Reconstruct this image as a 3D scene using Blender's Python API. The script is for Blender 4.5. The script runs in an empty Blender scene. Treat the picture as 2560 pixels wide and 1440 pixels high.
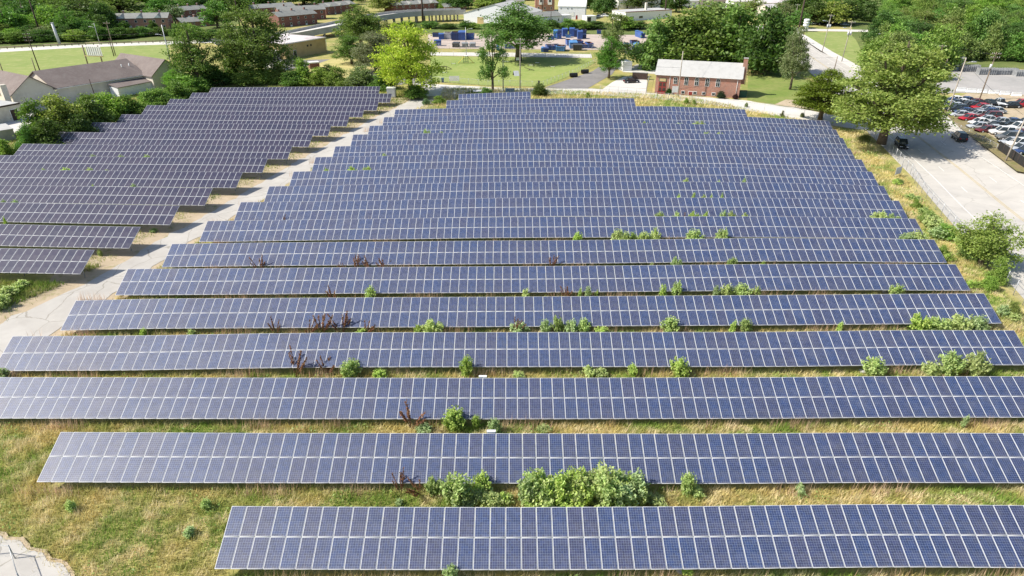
import bpy, bmesh, math, random
import numpy as np
from mathutils import Vector, Matrix
rad = math.radians
SC = bpy.context.scene
COL = SC.collection
# ------------------------------------------------------------------ camera, sky, sun, exposure
F_PX, TILT, CAM_H = 1600.0, rad(28.2), 35.0          # focal length in pixels of a 2560 wide frame
cam = bpy.data.objects.new('camera', bpy.data.cameras.new('camera'))
COL.objects.link(cam)
cam.location = (0, 0, CAM_H)
cam.rotation_euler = (rad(90) - TILT, 0, 0)
cam.data.sensor_width = 36
cam.data.lens = 36 * F_PX / 2560
cam.data.clip_end = 6000
SC.camera = cam
SUN = Vector((-0.690, -0.10, 0.0)); SUN.z = math.tan(rad(45)) * SUN.length; SUN.normalize()
sun = bpy.data.objects.new('sun', bpy.data.lights.new('sun', 'SUN'))
COL.objects.link(sun)
sun.data.energy = 4.6
sun.data.angle = rad(0.5)
sun.data.color = (1.0, 0.95, 0.86)
sun.rotation_euler = SUN.to_track_quat('Z', 'Y').to_euler()
W = bpy.data.worlds.new('World'); SC.world = W; W.use_nodes = True
nt = W.node_tree
sky = nt.nodes.new('ShaderNodeTexSky'); sky.sky_type = 'NISHITA'; sky.sun_disc = False
sky.sun_elevation = math.asin(SUN.z); sky.sun_rotation = math.atan2(SUN.x, SUN.y)
sky.air_density = 1.0; sky.dust_density = 1.5
bg = nt.nodes['Background']; bg.inputs[1].default_value = 0.11
nt.links.new(sky.outputs[0], bg.inputs[0])
SC.view_settings.view_transform = 'Standard'; SC.view_settings.look = 'None'
SC.view_settings.exposure = 0.55; SC.view_settings.gamma = 1
SC.cycles.max_bounces = 6; SC.cycles.transparent_max_bounces = 24
SC.cycles.use_denoising = True

# ------------------------------------------------------------------ where a spot of the place lies
_c, _s = math.cos(TILT), math.sin(TILT)
def _ray(x, y):
    u = (x - 1280) / F_PX; v = (y - 720) / F_PX
    return Vector((u, _c - v * _s, -_s - v * _c))
def G(x, y, z=0.0):
    d = _ray(x, y)
    return Vector((0, 0, CAM_H)) + d * ((z - CAM_H) / d.z)
def atY(x, y, Y):
    d = _ray(x, y)
    return Vector((0, 0, CAM_H)) + d * (Y / d.y)
def proj(X, Y, Z):
    dz = Y * _c - (Z - CAM_H) * _s; up = Y * _s + (Z - CAM_H) * _c
    return 1280 + F_PX * X / dz, 720 - F_PX * up / dz
def hgt(p, yt):                                   # height that reaches picture line yt above the spot p
    lo, hi = 0.0, 90.0
    for _ in range(40):
        m = (lo + hi) / 2
        if proj(p.x, p.y, p.z + m)[1] > yt: lo = m
        else: hi = m
    return lo
def mpp(p): return (p.y * _c - (p.z - CAM_H) * _s) / F_PX     # metres per picture pixel at p

# ------------------------------------------------------------------ helpers: objects
def link(o, parent=None):
    COL.objects.link(o)
    if parent is not None: o.parent = parent
    return o
def tag(o, label=None, cat=None, group=None, kind=None):
    if label: o['label'] = label
    if cat: o['category'] = cat
    if group: o['group'] = group
    if kind: o['kind'] = kind
    return o
def empty(name, loc, rz=0.0, label=None, cat=None, group=None):
    o = bpy.data.objects.new(name, None); COL.objects.link(o)
    o.location = loc; o.rotation_euler = (0, 0, rz); o.empty_display_size = 0.3
    return tag(o, label, cat, group)
def put(name, mesh, parent=None, loc=(0, 0, 0), rot=(0, 0, 0), scale=(1, 1, 1), color=None):
    o = bpy.data.objects.new(name, mesh); link(o, parent)
    o.location = loc; o.rotation_euler = rot; o.scale = scale
    if color: o.color = (*color, 1)
    return o
def npmesh(name, V, Fc, mats, mi=None, uv=None, smooth=False):
    V = np.asarray(V, np.float32).reshape(-1, 3); Fc = np.asarray(Fc, np.int32)
    me = bpy.data.meshes.new(name); n, k = Fc.shape
    me.vertices.add(len(V)); me.vertices.foreach_set('co', V.ravel())
    me.loops.add(n * k); me.loops.foreach_set('vertex_index', Fc.ravel())
    me.polygons.add(n); me.polygons.foreach_set('loop_start', np.arange(0, n * k, k, dtype=np.int32))
    me.polygons.foreach_set('loop_total', np.full(n, k, np.int32))
    for m in mats: me.materials.append(m)
    if mi is not None: me.polygons.foreach_set('material_index', np.asarray(mi, np.int32))
    if smooth: me.polygons.foreach_set('use_smooth', np.ones(n, bool))
    me.update(calc_edges=True)
    return me
class MB:
    """collects shapes with material slots and makes ONE mesh of them"""
    def __init__(s): s.v = []; s.f = []; s.m = []; s.mats = []; s.sm = []
    def slot(s, m):
        if m not in s.mats: s.mats.append(m)
        return s.mats.index(m)
    def poly(s, pts, m, sm=False):
        b = len(s.v); s.v += [tuple(p) for p in pts]; s.f.append(tuple(range(b, b + len(pts)))); s.m.append(s.slot(m)); s.sm.append(sm)
    def faces(s, V, Fs, m, sm=False):
        b = len(s.v); s.v += [tuple(p) for p in V]; k = s.slot(m)
        for f in Fs: s.f.append(tuple(i + b for i in f)); s.m.append(k); s.sm.append(sm)
    def box(s, x0, y0, z0, x1, y1, z1, m):
        V = [(x, y, z) for z in (z0, z1) for y in (y0, y1) for x in (x0, x1)]
        s.faces(V, [(0, 2, 3, 1), (4, 5, 7, 6), (0, 1, 5, 4), (2, 6, 7, 3), (0, 4, 6, 2), (1, 3, 7, 5)], m)
    def tube(s, pts, rs, m, n=8, cap=True):
        pts = [Vector(p) for p in pts]
        if not hasattr(rs, '__len__'): rs = [rs] * len(pts)
        V = []
        for i, p in enumerate(pts):
            d = (pts[min(i + 1, len(pts) - 1)] - pts[max(i - 1, 0)]).normalized()
            a = d.cross(Vector((0, 0, 1)) if abs(d.z) < .9 else Vector((1, 0, 0))).normalized(); b = d.cross(a)
            for k in range(n):
                t = 2 * math.pi * k / n
                V.append(p + (a * math.cos(t) + b * math.sin(t)) * rs[i])
        Fs = [(i * n + k, i * n + (k + 1) % n, (i + 1) * n + (k + 1) % n, (i + 1) * n + k) for i in range(len(pts) - 1) for k in range(n)]
        if cap: Fs += [tuple(reversed(range(n))), tuple(range((len(pts) - 1) * n, len(pts) * n))]
        s.faces(V, Fs, m, True)
    def prism(s, prof, axis, a0, a1, m):              # profile of 2-D points extruded along an axis ('x': (y,z), 'y': (x,z))
        n = len(prof)
        P = (lambda q, a: (a, q[0], q[1])) if axis == 'x' else (lambda q, a: (q[0], a, q[1]))
        V = [P(q, a0) for q in prof] + [P(q, a1) for q in prof]
        Fs = [(i, (i + 1) % n, n + (i + 1) % n, n + i) for i in range(n)] + [tuple(reversed(range(n))), tuple(range(n, 2 * n))]
        s.faces(V, Fs, m)
    def mesh(s, name, fix=True):
        me = bpy.data.meshes.new(name); me.from_pydata(s.v, [], s.f)
        for m in s.mats: me.materials.append(m)
        me.polygons.foreach_set('material_index', s.m); me.polygons.foreach_set('use_smooth', s.sm)
        if fix:
            bm = bmesh.new(); bm.from_mesh(me); bmesh.ops.recalc_face_normals(bm, faces=bm.faces); bm.to_mesh(me); bm.free()
        me.update(); return me
    def build(s, name, parent=None, **k): return put(name, s.mesh(name), parent, **k)

# ------------------------------------------------------------------ helpers: materials
def newmat(name):
    m = bpy.data.materials.new(name); m.use_nodes = True
    t = m.node_tree; return m, t, t.nodes['Principled BSDF']
def N(t, kind, **kw):
    n = t.nodes.new('ShaderNode' + kind)
    for k, v in kw.items():
        if k.startswith('i_'): n.inputs[k[2:].replace('_', ' ')].default_value = v
        else: setattr(n, k, v)
    return n
def mixc(t, fac, a, b, mode='MIX'):
    n = t.nodes.new('ShaderNodeMix'); n.data_type = 'RGBA'; n.blend_type = mode
    for sock, v in ((n.inputs[0], fac), (n.inputs[6], a), (n.inputs[7], b)):
        if hasattr(v, 'is_linked'): t.links.new(v, sock)
        elif isinstance(v, (int, float)): sock.default_value = v
        else: sock.default_value = (*v[:3], 1)
    return n.outputs[2]
def mth(t, op, a, b=None, c=None):
    n = N(t, 'Math', operation=op)
    for i, v in enumerate((a, b, c)):
        if v is None: continue
        if hasattr(v, 'is_linked'): t.links.new(v, n.inputs[i])
        else: n.inputs[i].default_value = v
    return n.outputs[0]
def ramp(t, fac, lo, hi):
    n = N(t, 'MapRange'); n.inputs[1].default_value = lo; n.inputs[2].default_value = hi
    t.links.new(fac, n.inputs[0]); return n.outputs[0]
def noise(t, scale, detail=4, vec=None, rough=0.55):
    n = N(t, 'TexNoise'); n.inputs['Scale'].default_value = scale; n.inputs['Detail'].default_value = detail; n.inputs['Roughness'].default_value = rough
    if vec is None:
        g = t.nodes.get('TC') or N(t, 'TexCoord'); g.name = 'TC'; vec = g.outputs['Object']
    t.links.new(vec, n.inputs['Vector']); return n.outputs[0]
def plain(name, c, rough=0.6, metal=0.0, var=0.12, scale=1.5, spec=0.4):
    m, t, b = newmat(name)
    d = tuple(x * (1 - var * 2) for x in c); l = tuple(min(1, x * (1 + var)) for x in c)
    f = ramp(t, noise(t, scale, 6), .3, .7)
    t.links.new(mixc(t, f, d, l), b.inputs['Base Color'])
    b.inputs['Roughness'].default_value = rough; b.inputs['Metallic'].default_value = metal; b.inputs['Specular IOR Level'].default_value = spec
    return m
def blotch(name, cols, scales, rough=0.9, bump=0.0):        # base, then (colour, scale, lo, hi) layers with own shapes
    m, t, b = newmat(name); cur = cols[0]
    for c, (sc, lo, hi) in zip(cols[1:], scales): cur = mixc(t, ramp(t, noise(t, sc, 7, rough=.62), lo, hi), cur, c)
    t.links.new(cur, b.inputs['Base Color']); b.inputs['Roughness'].default_value = rough; b.inputs['Specular IOR Level'].default_value = .2
    if bump:
        bp = N(t, 'Bump'); bp.inputs['Strength'].default_value = bump; bp.inputs['Distance'].default_value = .15
        t.links.new(noise(t, 6, 8), bp.inputs['Height']); t.links.new(bp.outputs[0], b.inputs['Normal'])
    return m
def painted(name, rough=0.35, var=0.08, spec=.5):            # colour of the object it is on
    m, t, b = newmat(name); oi = N(t, 'ObjectInfo')
    f = ramp(t, noise(t, 2.0, 5), .35, .7)
    t.links.new(mixc(t, f, mixc(t, var * 3, oi.outputs['Color'], (.05, .04, .03)), oi.outputs['Color']), b.inputs['Base Color'])
    b.inputs['Roughness'].default_value = rough; b.inputs['Specular IOR Level'].default_value = spec
    return m
def leafmat(name, spread=.35, trans=.35):
    m, t, b = newmat(name); oi = N(t, 'ObjectInfo'); ge = N(t, 'NewGeometry')
    hs = N(t, 'HueSaturation'); t.links.new(oi.outputs['Color'], hs.inputs['Color'])
    isl = ge.outputs['Random Per Island']
    t.links.new(mth(t, 'MULTIPLY_ADD', isl, spread * 2, 1 - spread), hs.inputs['Value'])
    t.links.new(mth(t, 'MULTIPLY_ADD', mth(t, 'FRACT', mth(t, 'MULTIPLY', isl, 7.3)), .03, .487), hs.inputs['Hue'])
    df = N(t, 'BsdfDiffuse'); tr = N(t, 'BsdfTranslucent'); mx = N(t, 'MixShader'); mx.inputs[0].default_value = trans
    t.links.new(hs.outputs[0], df.inputs[0]); t.links.new(mixc(t, 1.0, hs.outputs[0], (.85, 1.0, .5), 'MULTIPLY'), tr.inputs[0])
    gl = N(t, 'BsdfGlossy'); gl.inputs['Roughness'].default_value = .45; gl.inputs[0].default_value = (1, 1, 1, 1)
    m2 = N(t, 'MixShader'); m2.inputs[0].default_value = .012
    t.links.new(df.outputs[0], mx.inputs[1]); t.links.new(tr.outputs[0], mx.inputs[2])
    t.links.new(mx.outputs[0], m2.inputs[1]); t.links.new(gl.outputs[0], m2.inputs[2])
    t.links.new(m2.outputs[0], t.nodes['Material Output'].inputs[0]); t.nodes.remove(b)
    return m
M = {}
M['leaf'] = leafmat('tree_leaves', .28, .38)
M['weed'] = leafmat('weed_leaves', .3, .4)
M['bark'] = plain('bark', (.16, .12, .09), .9, var=.25, scale=3)
M['alu'] = plain('aluminium_frame', (.52, .53, .55), .5, .0, .05)
M['steel'] = plain('galvanised_steel', (.42, .43, .44), .45, .5)
M['brick'] = None
def brickmat(name, c1, c2, mortar, scale=1.0):
    m, t, b = newmat(name); br = N(t, 'TexBrick'); g = N(t, 'TexCoord')
    # bricks run along x/z of the wall: fold x and y into one running coordinate
    sp = N(t, 'SeparateXYZ'); t.links.new(g.outputs['Object'], sp.inputs[0]); cb = N(t, 'CombineXYZ')
    t.links.new(mth(t, 'ADD', sp.outputs[0], sp.outputs[1]), cb.inputs[0]); t.links.new(sp.outputs[2], cb.inputs[1])
    t.links.new(cb.outputs[0], br.inputs['Vector'])
    br.inputs['Color1'].default_value = (*c1, 1); br.inputs['Color2'].default_value = (*c2, 1); br.inputs['Mortar'].default_value = (*mortar, 1)
    br.inputs['Scale'].default_value = scale; br.inputs['Brick Width'].default_value = .42; br.inputs['Row Height'].default_value = .14; br.inputs['Mortar Size'].default_value = .012
    f = ramp(t, noise(t, .9, 8), .5, .72)
    t.links.new(mixc(t, f, br.outputs['Color'], tuple(x * 1.5 for x in c1)), b.inputs['Base Color']); b.inputs['Roughness'].default_value = .9
    return m
M['brick'] = brickmat('red_brick', (.30, .125, .085), (.40, .19, .13), (.42, .36, .31))
M['darkbrick'] = brickmat('dark_red_brick', (.17, .065, .05), (.22, .085, .065), (.22, .17, .15))
M['white'] = plain('white_paint', (.80, .80, .78), .5, var=.05)
M['cream'] = blotch('weathered_cream_render', [(.66, .60, .50), (.52, .47, .40), (.75, .71, .64)], [(.35, .45, .7), (1.6, .55, .75)])
M['tanwall'] = blotch('tan_render', [(.52, .40, .21), (.40, .30, .16)], [(.4, .45, .75)])
M['shingle'] = blotch('brown_shingles', [(.185, .15, .137), (.24, .20, .182), (.14, .115, .105), (.21, .18, .165)], [(.3, .42, .7), (7, .5, .72), (1.4, .52, .62)])
M['paleroof'] = blotch('pale_grey_shingles', [(.44, .435, .42), (.36, .355, .34), (.50, .49, .47)], [(.8, .45, .75), (9, .5, .75)])
M['greyroof'] = blotch('grey_shingles', [(.25, .255, .235), (.19, .19, .18), (.31, .31, .29)], [(.5, .4, .7), (7, .5, .75)])
M['flatroof'] = blotch('pale_flat_roofing', [(.60, .55, .54), (.40, .35, .35), (.72, .69, .68)], [(.12, .42, .7), (.6, .5, .8)])
M['glass'] = plain('dark_window_glass', (.035, .045, .05), .08, spec=.6)
M['concrete'] = blotch('grey_concrete', [(.42, .41, .38), (.30, .29, .27), (.5, .49, .46)], [(.3, .45, .75), (2.5, .55, .8)])
M['metalsiding'] = plain('white_metal_siding', (.78, .78, .80), .4, var=.04)
M['red'] = plain('red_paint', (.26, .035, .03), .6)
M['black'] = plain('black_plastic', (.02, .02, .022), .5)
M['rubber'] = plain('tyre_rubber', (.02, .02, .02), .8)
M['wood'] = plain('weathered_pole_wood', (.26, .20, .15), .85, var=.2, scale=4)
M['darkwood'] = plain('dark_creosote_wood', (.07, .045, .035), .85, var=.2, scale=4)
M['palepole'] = plain('pale_weathered_wood', (.42, .37, .31), .85, var=.15, scale=4)
M['yellow'] = plain('yellow_paint', (.75, .58, .06), .5)
M['green'] = plain('dark_green_paint', (.03, .10, .07), .5)
M['paint'] = painted('car_paint', .25, .03, .6)
M['coat'] = painted('worn_paint', .55, .12)
M['rust'] = plain('rusty_steel', (.20, .09, .05), .85, var=.3)
M['headlight'] = plain('headlight_glass', (.7, .72, .75), .1)
M['taillight'] = plain('red_lamp_glass', (.4, .01, .01), .2)
M['fabric'] = None
def chainlink():
    m, t, b = newmat('chain_link'); g = N(t, 'TexCoord'); sp = N(t, 'SeparateXYZ'); t.links.new(g.outputs['UV'], sp.inputs[0])
    k = 1 / .075
    def line(op):
        u = mth(t, 'MULTIPLY', mth(t, op, sp.outputs[0], sp.outputs[1]), k)
        return mth(t, 'LESS_THAN', mth(t, 'ABSOLUTE', mth(t, 'SUBTRACT', mth(t, 'FRACT', u), .5)), .022)
    a = mth(t, 'MAXIMUM', line('ADD'), line('SUBTRACT'))
    t.links.new(a, b.inputs['Alpha']); b.inputs['Base Color'].default_value = (.5, .52, .53, 1); b.inputs['Roughness'].default_value = .5; b.inputs['Metallic'].default_value = .3
    return m
M['fabric'] = chainlink()
# ------------------------------------------------------------------ terrain: the field follows the upper edges measured along the rows
ROWS_R = [[(580, 1265), (900, 1267), (1280, 1268), (1700, 1266), (2190, 1260), (2558, 1263)],
  [(152, 1080), (640, 1082.5), (1280, 1083.5), (1760, 1084.5), (2150, 1081.5), (2558, 1083)],
  [(0, 943), (640, 944.5), (1280, 945), (1920, 943.5), (2200, 940.5), (2558, 941)],
  [(32, 840.5), (350, 839), (640, 834), (900, 831), (1280, 830.5), (1920, 830), (2250, 825.5), (2535, 826)],
  [(190, 751.5), (400, 746.5), (640, 745.5), (960, 743.5), (1270, 742), (1500, 740.5), (1920, 738), (2200, 735.5), (2460, 733.7)],
  [(320, 672.5), (640, 670.5), (900, 668), (1280, 666), (1500, 664.5), (1700, 662.5), (1920, 660.5), (2130, 659.5), (2389, 661)],
  [(430, 610), (580, 607.5), (780, 605.5), (1000, 604), (1200, 602), (1400, 601), (1600, 599), (1840, 596), (1920, 595), (2120, 596.5), (2335, 599)],
  [(519, 552.5), (640, 551), (800, 548.5), (1000, 546), (1200, 543), (1420, 541.5), (1840, 541), (1920, 541), (2100, 543), (2288, 547)],
  [(602, 505.5), (800, 503.5), (1000, 500), (1200, 495.5), (1420, 493.5), (1650, 494), (1930, 495), (2100, 498), (2247, 502)],
  [(673, 466), (850, 463), (1000, 459.5), (1200, 456), (1420, 453.5), (1600, 453.5), (1840, 455.5), (1930, 456.5), (2100, 461), (2209, 465)],
  [(734, 429), (900, 425.5), (1000, 423.5), (1200, 420), (1420, 417.5), (1600, 417.5), (1840, 418.5), (1930, 422.5), (2060, 426), (2179, 429.5)],
  [(789, 393), (1000, 389), (1200, 385.5), (1420, 385.5), (1600, 388), (1840, 391.5), (1930, 394), (2154, 399)],
  [(838, 366), (1000, 362.5), (1240, 357.5), (1420, 357), (1660, 360), (1850, 364), (2050, 369.5), (2125, 371)],
  [(883, 336.5), (1100, 332.5), (1240, 330.5), (1420, 329.5), (1660, 332), (1850, 336), (2080, 343.5), (2107, 345)],
  [(924, 314.5), (1100, 310), (1240, 306.5), (1420, 305.5), (1660, 308.5), (1850, 313), (2090, 324)],
  [(960, 293), (1100, 290), (1240, 286.5), (1420, 284.5), (1660, 286), (1850, 291), (2072, 302)],
  [(988, 274), (1240, 268.5), (1420, 265.5), (1660, 265.5), (1862, 273.5)],
  [(1117, 251), (1240, 248.5), (1420, 246), (1585, 245.5)],
  [(1147, 235.5), (1240, 232), (1326, 229)]]
ROWS_L = [[(0, 620.5), (120, 622.5), (237, 625)],
  [(0, 560), (160, 564), (352, 567.5)],
  [(0, 506), (200, 510), (449, 514.5)],
  [(0, 463), (250, 466), (532, 470.5)],
  [(0, 424), (300, 427), (607, 430.5)],
  [(0, 388), (300, 392.5), (670, 395.5)],
  [(57, 359.5), (300, 362.5), (731, 364.5)],
  [(150, 330), (400, 333), (782, 336.5)],
  [(231, 306), (500, 309), (829, 311)],
  [(305, 286), (600, 288), (874, 289)],
  [(368, 263), (640, 266), (912, 267.5)],
  [(426, 247.5), (700, 251), (947, 252.5)],
  [(481, 232), (700, 233), (980, 234)],
  [(529, 219), (700, 217.5), (951, 216)]]

TL, TILT_R, TILT_L = 3.95, rad(23), rad(21.5)          # slant length and tilt of the tables
def rowspec(data, y0, dy, x_ends):
    out = []
    for k, r in enumerate(data):
        Y = y0 + dy * k
        p = [atY(x, y, Y) for x, y in r]
        out.append((Y, [(q.x, q.z) for q in p]))
    return out
RR = rowspec(ROWS_R, 30.4, 7.42, None)
RL = rowspec(ROWS_L, 70.77, 7.777, None)
_S = []
for Y, p in RR: _S += [(x, Y - 1.8, z - 2.42) for x, z in p]
for Y, p in RL: _S += [(x, Y - 1.8, z - 2.6) for x, z in p]
_S = np.array(_S)
def terr(x, y):
    x = np.atleast_1d(np.asarray(x, float)); y = np.atleast_1d(np.asarray(y, float)); o = np.zeros_like(x)
    for i in range(0, len(x), 20000):
        dx = (x[i:i + 20000, None] - _S[None, :, 0]) / 9; dy = (y[i:i + 20000, None] - _S[None, :, 1]) / 5
        w = np.exp(-.5 * (dx * dx + dy * dy)); o[i:i + 20000] = (w * _S[None, :, 2]).sum(1) / (w.sum(1) + .12)
    return o
def tz(x, y): return float(terr(x, y)[0])
def GT(x, y):                                        # spot on the terrain
    p = G(x, y)
    for _ in range(4): p = G(x, y, tz(p.x, p.y))
    return p
def grid_axis(a, b, st, far, k):
    fine = list(np.arange(a, b + .01, st))
    return np.array([a - far * (2 ** -i) for i in range(k)] + fine + [b + far * (2 ** -i) for i in reversed(range(k))])
xs = grid_axis(-150, 135, 1.5, 1800, 8); ys = grid_axis(5, 205, 1.5, 1800, 8)
XX, YY = np.meshgrid(xs, ys)
ZZ = terr(XX.ravel(), YY.ravel())
nx, ny = len(xs), len(ys); idx = np.arange(nx * ny).reshape(ny, nx)
Fq = np.stack([idx[:-1, :-1], idx[:-1, 1:], idx[1:, 1:], idx[1:, :-1]], -1).reshape(-1, 4)
mg = blotch('dry_field_soil', [(.36, .31, .11), (.22, .25, .065), (.50, .40, .19), (.17, .18, .05)], [(.08, .42, .62), (.22, .5, .7), (1.4, .55, .75)], 1, .4)
tag(put('ground', npmesh('ground', np.stack([XX.ravel(), YY.ravel(), ZZ], 1), Fq, [mg], smooth=True)), kind='structure')

# flat and draped sheets of ground cover
def sheet(name, pts, m, z, kind='structure', px=True):
    P = [G(*q) if px else Vector((*q, 0)) for q in pts]
    from mathutils.geometry import tessellate_polygon
    V = [(p.x, p.y, z) for p in P]; mb = MB(); mb.faces(V, [tuple(f) for f in tessellate_polygon([[Vector(q) for q in V]])], m); o = put(name, mb.mesh(name))
    if o.data.polygons[0].normal.z < 0: o.data.flip_normals()
    return tag(o, kind=kind)
def ribbon(name, left, right, m, dz, st=1.5, na=12, kind='structure', jag=0.0):
    def res(P, n):
        P = np.array(P, float); d = np.r_[0, np.cumsum(np.hypot(*np.diff(P, axis=0).T))]
        t = np.linspace(0, d[-1], n); return np.stack([np.interp(t, d, P[:, 0]), np.interp(t, d, P[:, 1])], 1), d[-1]
    n = int(max(res(left, 2)[1], res(right, 2)[1]) / st) + 2
    A, B = res(left, n)[0], res(right, n)[0]
    t = np.linspace(0, 1, na + 1)[None, :, None]
    Pm = A[:, None] * (1 - t) + B[:, None] * t
    if jag:
        rg = np.random.default_rng(3); Pm[:, 0] += rg.normal(0, jag, (n, 2)); Pm[:, -1] += rg.normal(0, jag, (n, 2))
    Pm = Pm.reshape(-1, 2); z = terr(Pm[:, 0], Pm[:, 1]) + dz
    ix = np.arange(n * (na + 1)).reshape(n, na + 1)
    Fr = np.stack([ix[:-1, :-1], ix[:-1, 1:], ix[1:, 1:], ix[1:, :-1]], -1).reshape(-1, 4)
    me = npmesh(name, np.column_stack([Pm, z]), Fr, [m], smooth=True)
    if me.polygons[0].normal.z < 0: me.flip_normals()
    return tag(put(name, me), kind=kind)
def crackmat(name, c1, c2, c3, slab=4.0, lw=.008, dark=.45):
    m, t, b = newmat(name); g = N(t, 'TexCoord'); cur = mixc(t, ramp(t, noise(t, .25, 7, rough=.65), .4, .7), c1, c2)
    cur = mixc(t, ramp(t, noise(t, 1.3, 8, rough=.7), .58, .75), cur, c3)
    v = N(t, 'TexVoronoi'); v.feature = 'DISTANCE_TO_EDGE'; v.inputs['Scale'].default_value = 1 / slab
    w = N(t, 'VectorMath', operation='ADD'); nn = N(t, 'TexNoise'); nn.inputs['Scale'].default_value = .5; nn.inputs['Detail'].default_value = 6
    t.links.new(g.outputs['Object'], nn.inputs['Vector']); t.links.new(g.outputs['Object'], w.inputs[0]); t.links.new(nn.outputs['Color'], w.inputs[1])
    t.links.new(w.outputs[0], v.inputs['Vector'])
    cur = mixc(t, mth(t, 'MULTIPLY', mth(t, 'LESS_THAN', v.outputs['Distance'], lw), dark), cur, (.16, .14, .10))
    t.links.new(cur, b.inputs['Base Color']); b.inputs['Roughness'].default_value = .9; b.inputs['Specular IOR Level'].default_value = .2
    return m
m_track = crackmat('old_concrete', (.47, .445, .405), (.39, .365, .33), (.52, .48, .42), 5)
m_road = crackmat('worn_road_concrete', (.50, .47, .425), (.42, .395, .36), (.40, .375, .345), 9, .004, .3)
m_white = blotch('bright_concrete', [(.60, .57, .52), (.53, .505, .46), (.64, .61, .56)], [(.12, .42, .68), (1.2, .5, .78)])
m_asph = blotch('grey_asphalt', [(.24, .225, .215), (.18, .17, .165), (.29, .27, .25)], [(.2, .4, .7), (2, .55, .75)])
m_lawn = blotch('mown_lawn', [(.25, .295, .09), (.21, .27, .075), (.34, .34, .14), (.18, .215, .065)], [(.06, .42, .62), (.35, .5, .72), (2.5, .55, .78)], 1, .3)
m_rough_shaded = blotch('rough_shaded_lawn', [(.17, .23, .05), (.24, .26, .08), (.12, .17, .04)], [(.12, .42, .62), (.8, .5, .75)], 1, .3)  # darker green: rough grass, with tree shade put into the colour
m_park = blotch('park_lawn', [(.26, .31, .085), (.21, .28, .07), (.34, .35, .13)], [(.06, .42, .65), (.5, .5, .75)], 1, .3)
m_gold = blotch('golden_grass', [(.48, .41, .17), (.33, .33, .11), (.56, .47, .24)], [(.2, .45, .7), (1.2, .5, .75)], 1, .4)
m_dirt = blotch('bare_earth', [(.46, .37, .26), (.36, .29, .19), (.25, .24, .10)], [(.3, .45, .7), (.8, .55, .7)], 1, .3)
m_gravel = blotch('pinkish_gravel', [(.47, .39, .33), (.38, .31, .27), (.54, .46, .40)], [(.15, .42, .7), (1.5, .5, .75)])
m_lot = blotch('grey_lot', [(.38, .36, .34), (.30, .29, .275), (.44, .42, .39)], [(.1, .42, .7), (.8, .5, .75)])
m_scrub = blotch('rank_green_growth', [(.11, .15, .04), (.18, .20, .065), (.07, .105, .028)], [(.1, .42, .65), (.9, .5, .75)], 1, .5)
m_weedy = blotch('brown_weedy_earth', [(.24, .19, .10), (.17, .17, .06), (.32, .26, .15)], [(.3, .42, .65), (1.1, .5, .75)], 1, .5)
m_mark = plain('road_paint_white', (.78, .77, .73), .7, var=.1, scale=3)
m_ymark = plain('road_paint_yellow', (.60, .47, .22), .7, var=.12, scale=3)
def pts(*q): return [tuple(G(*p)[:2]) for p in q]
# earth between the fields, then the broken concrete track over it
ribbon('bare_earth', [(-68, 36), (-58, 50), (-56, 64), (-55, 80), (-52, 95), (-48, 110), (-43, 130), (-38, 150), (-31, 172)],
       [(-44, 36), (-46.5, 50), (-44, 66), (-42.5, 80), (-39, 96), (-36, 110), (-31, 130), (-25.5, 150), (-13, 172)], m_dirt, .03, jag=.5)
ribbon('concrete_track', [(-66, 36), (-60, 47), (-55, 58), (-50.5, 68), (-48.2, 80), (-45, 95), (-41.5, 110), (-37, 130), (-32, 150), (-26, 168)],
       [(-48.5, 36), (-50, 50), (-47.3, 60), (-45.6, 68), (-44.2, 80), (-40.2, 95), (-36.5, 110), (-31.3, 130), (-25.8, 150), (-17, 169)], m_track, .06, jag=.22)
_cc = [(-60, 1322), (0, 1338), (18, 1352), (48, 1350), (70, 1376), (108, 1384), (120, 1404), (158, 1412), (176, 1438), (190, 1490), (-60, 1490)]
_rq, _c2 = random.Random(8), []
for (ax, ay), (bx_, by_) in zip(_cc, _cc[1:]):
    for i in range(8): _c2.append((ax + (bx_ - ax) * i / 8 + _rq.uniform(-1.2, 1.2), ay + (by_ - ay) * i / 8 + _rq.uniform(-1.6, 1.6)))
sheet('concrete_corner', _c2 + [_cc[-1]], m_track, .06)
sheet('bare_earth', [(x + 9 + _rq.uniform(-2, 2), y - 9 + _rq.uniform(-2, 2)) for x, y in _c2[::2]] + [(210, 1490), (-60, 1490)], m_dirt, .03)
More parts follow.
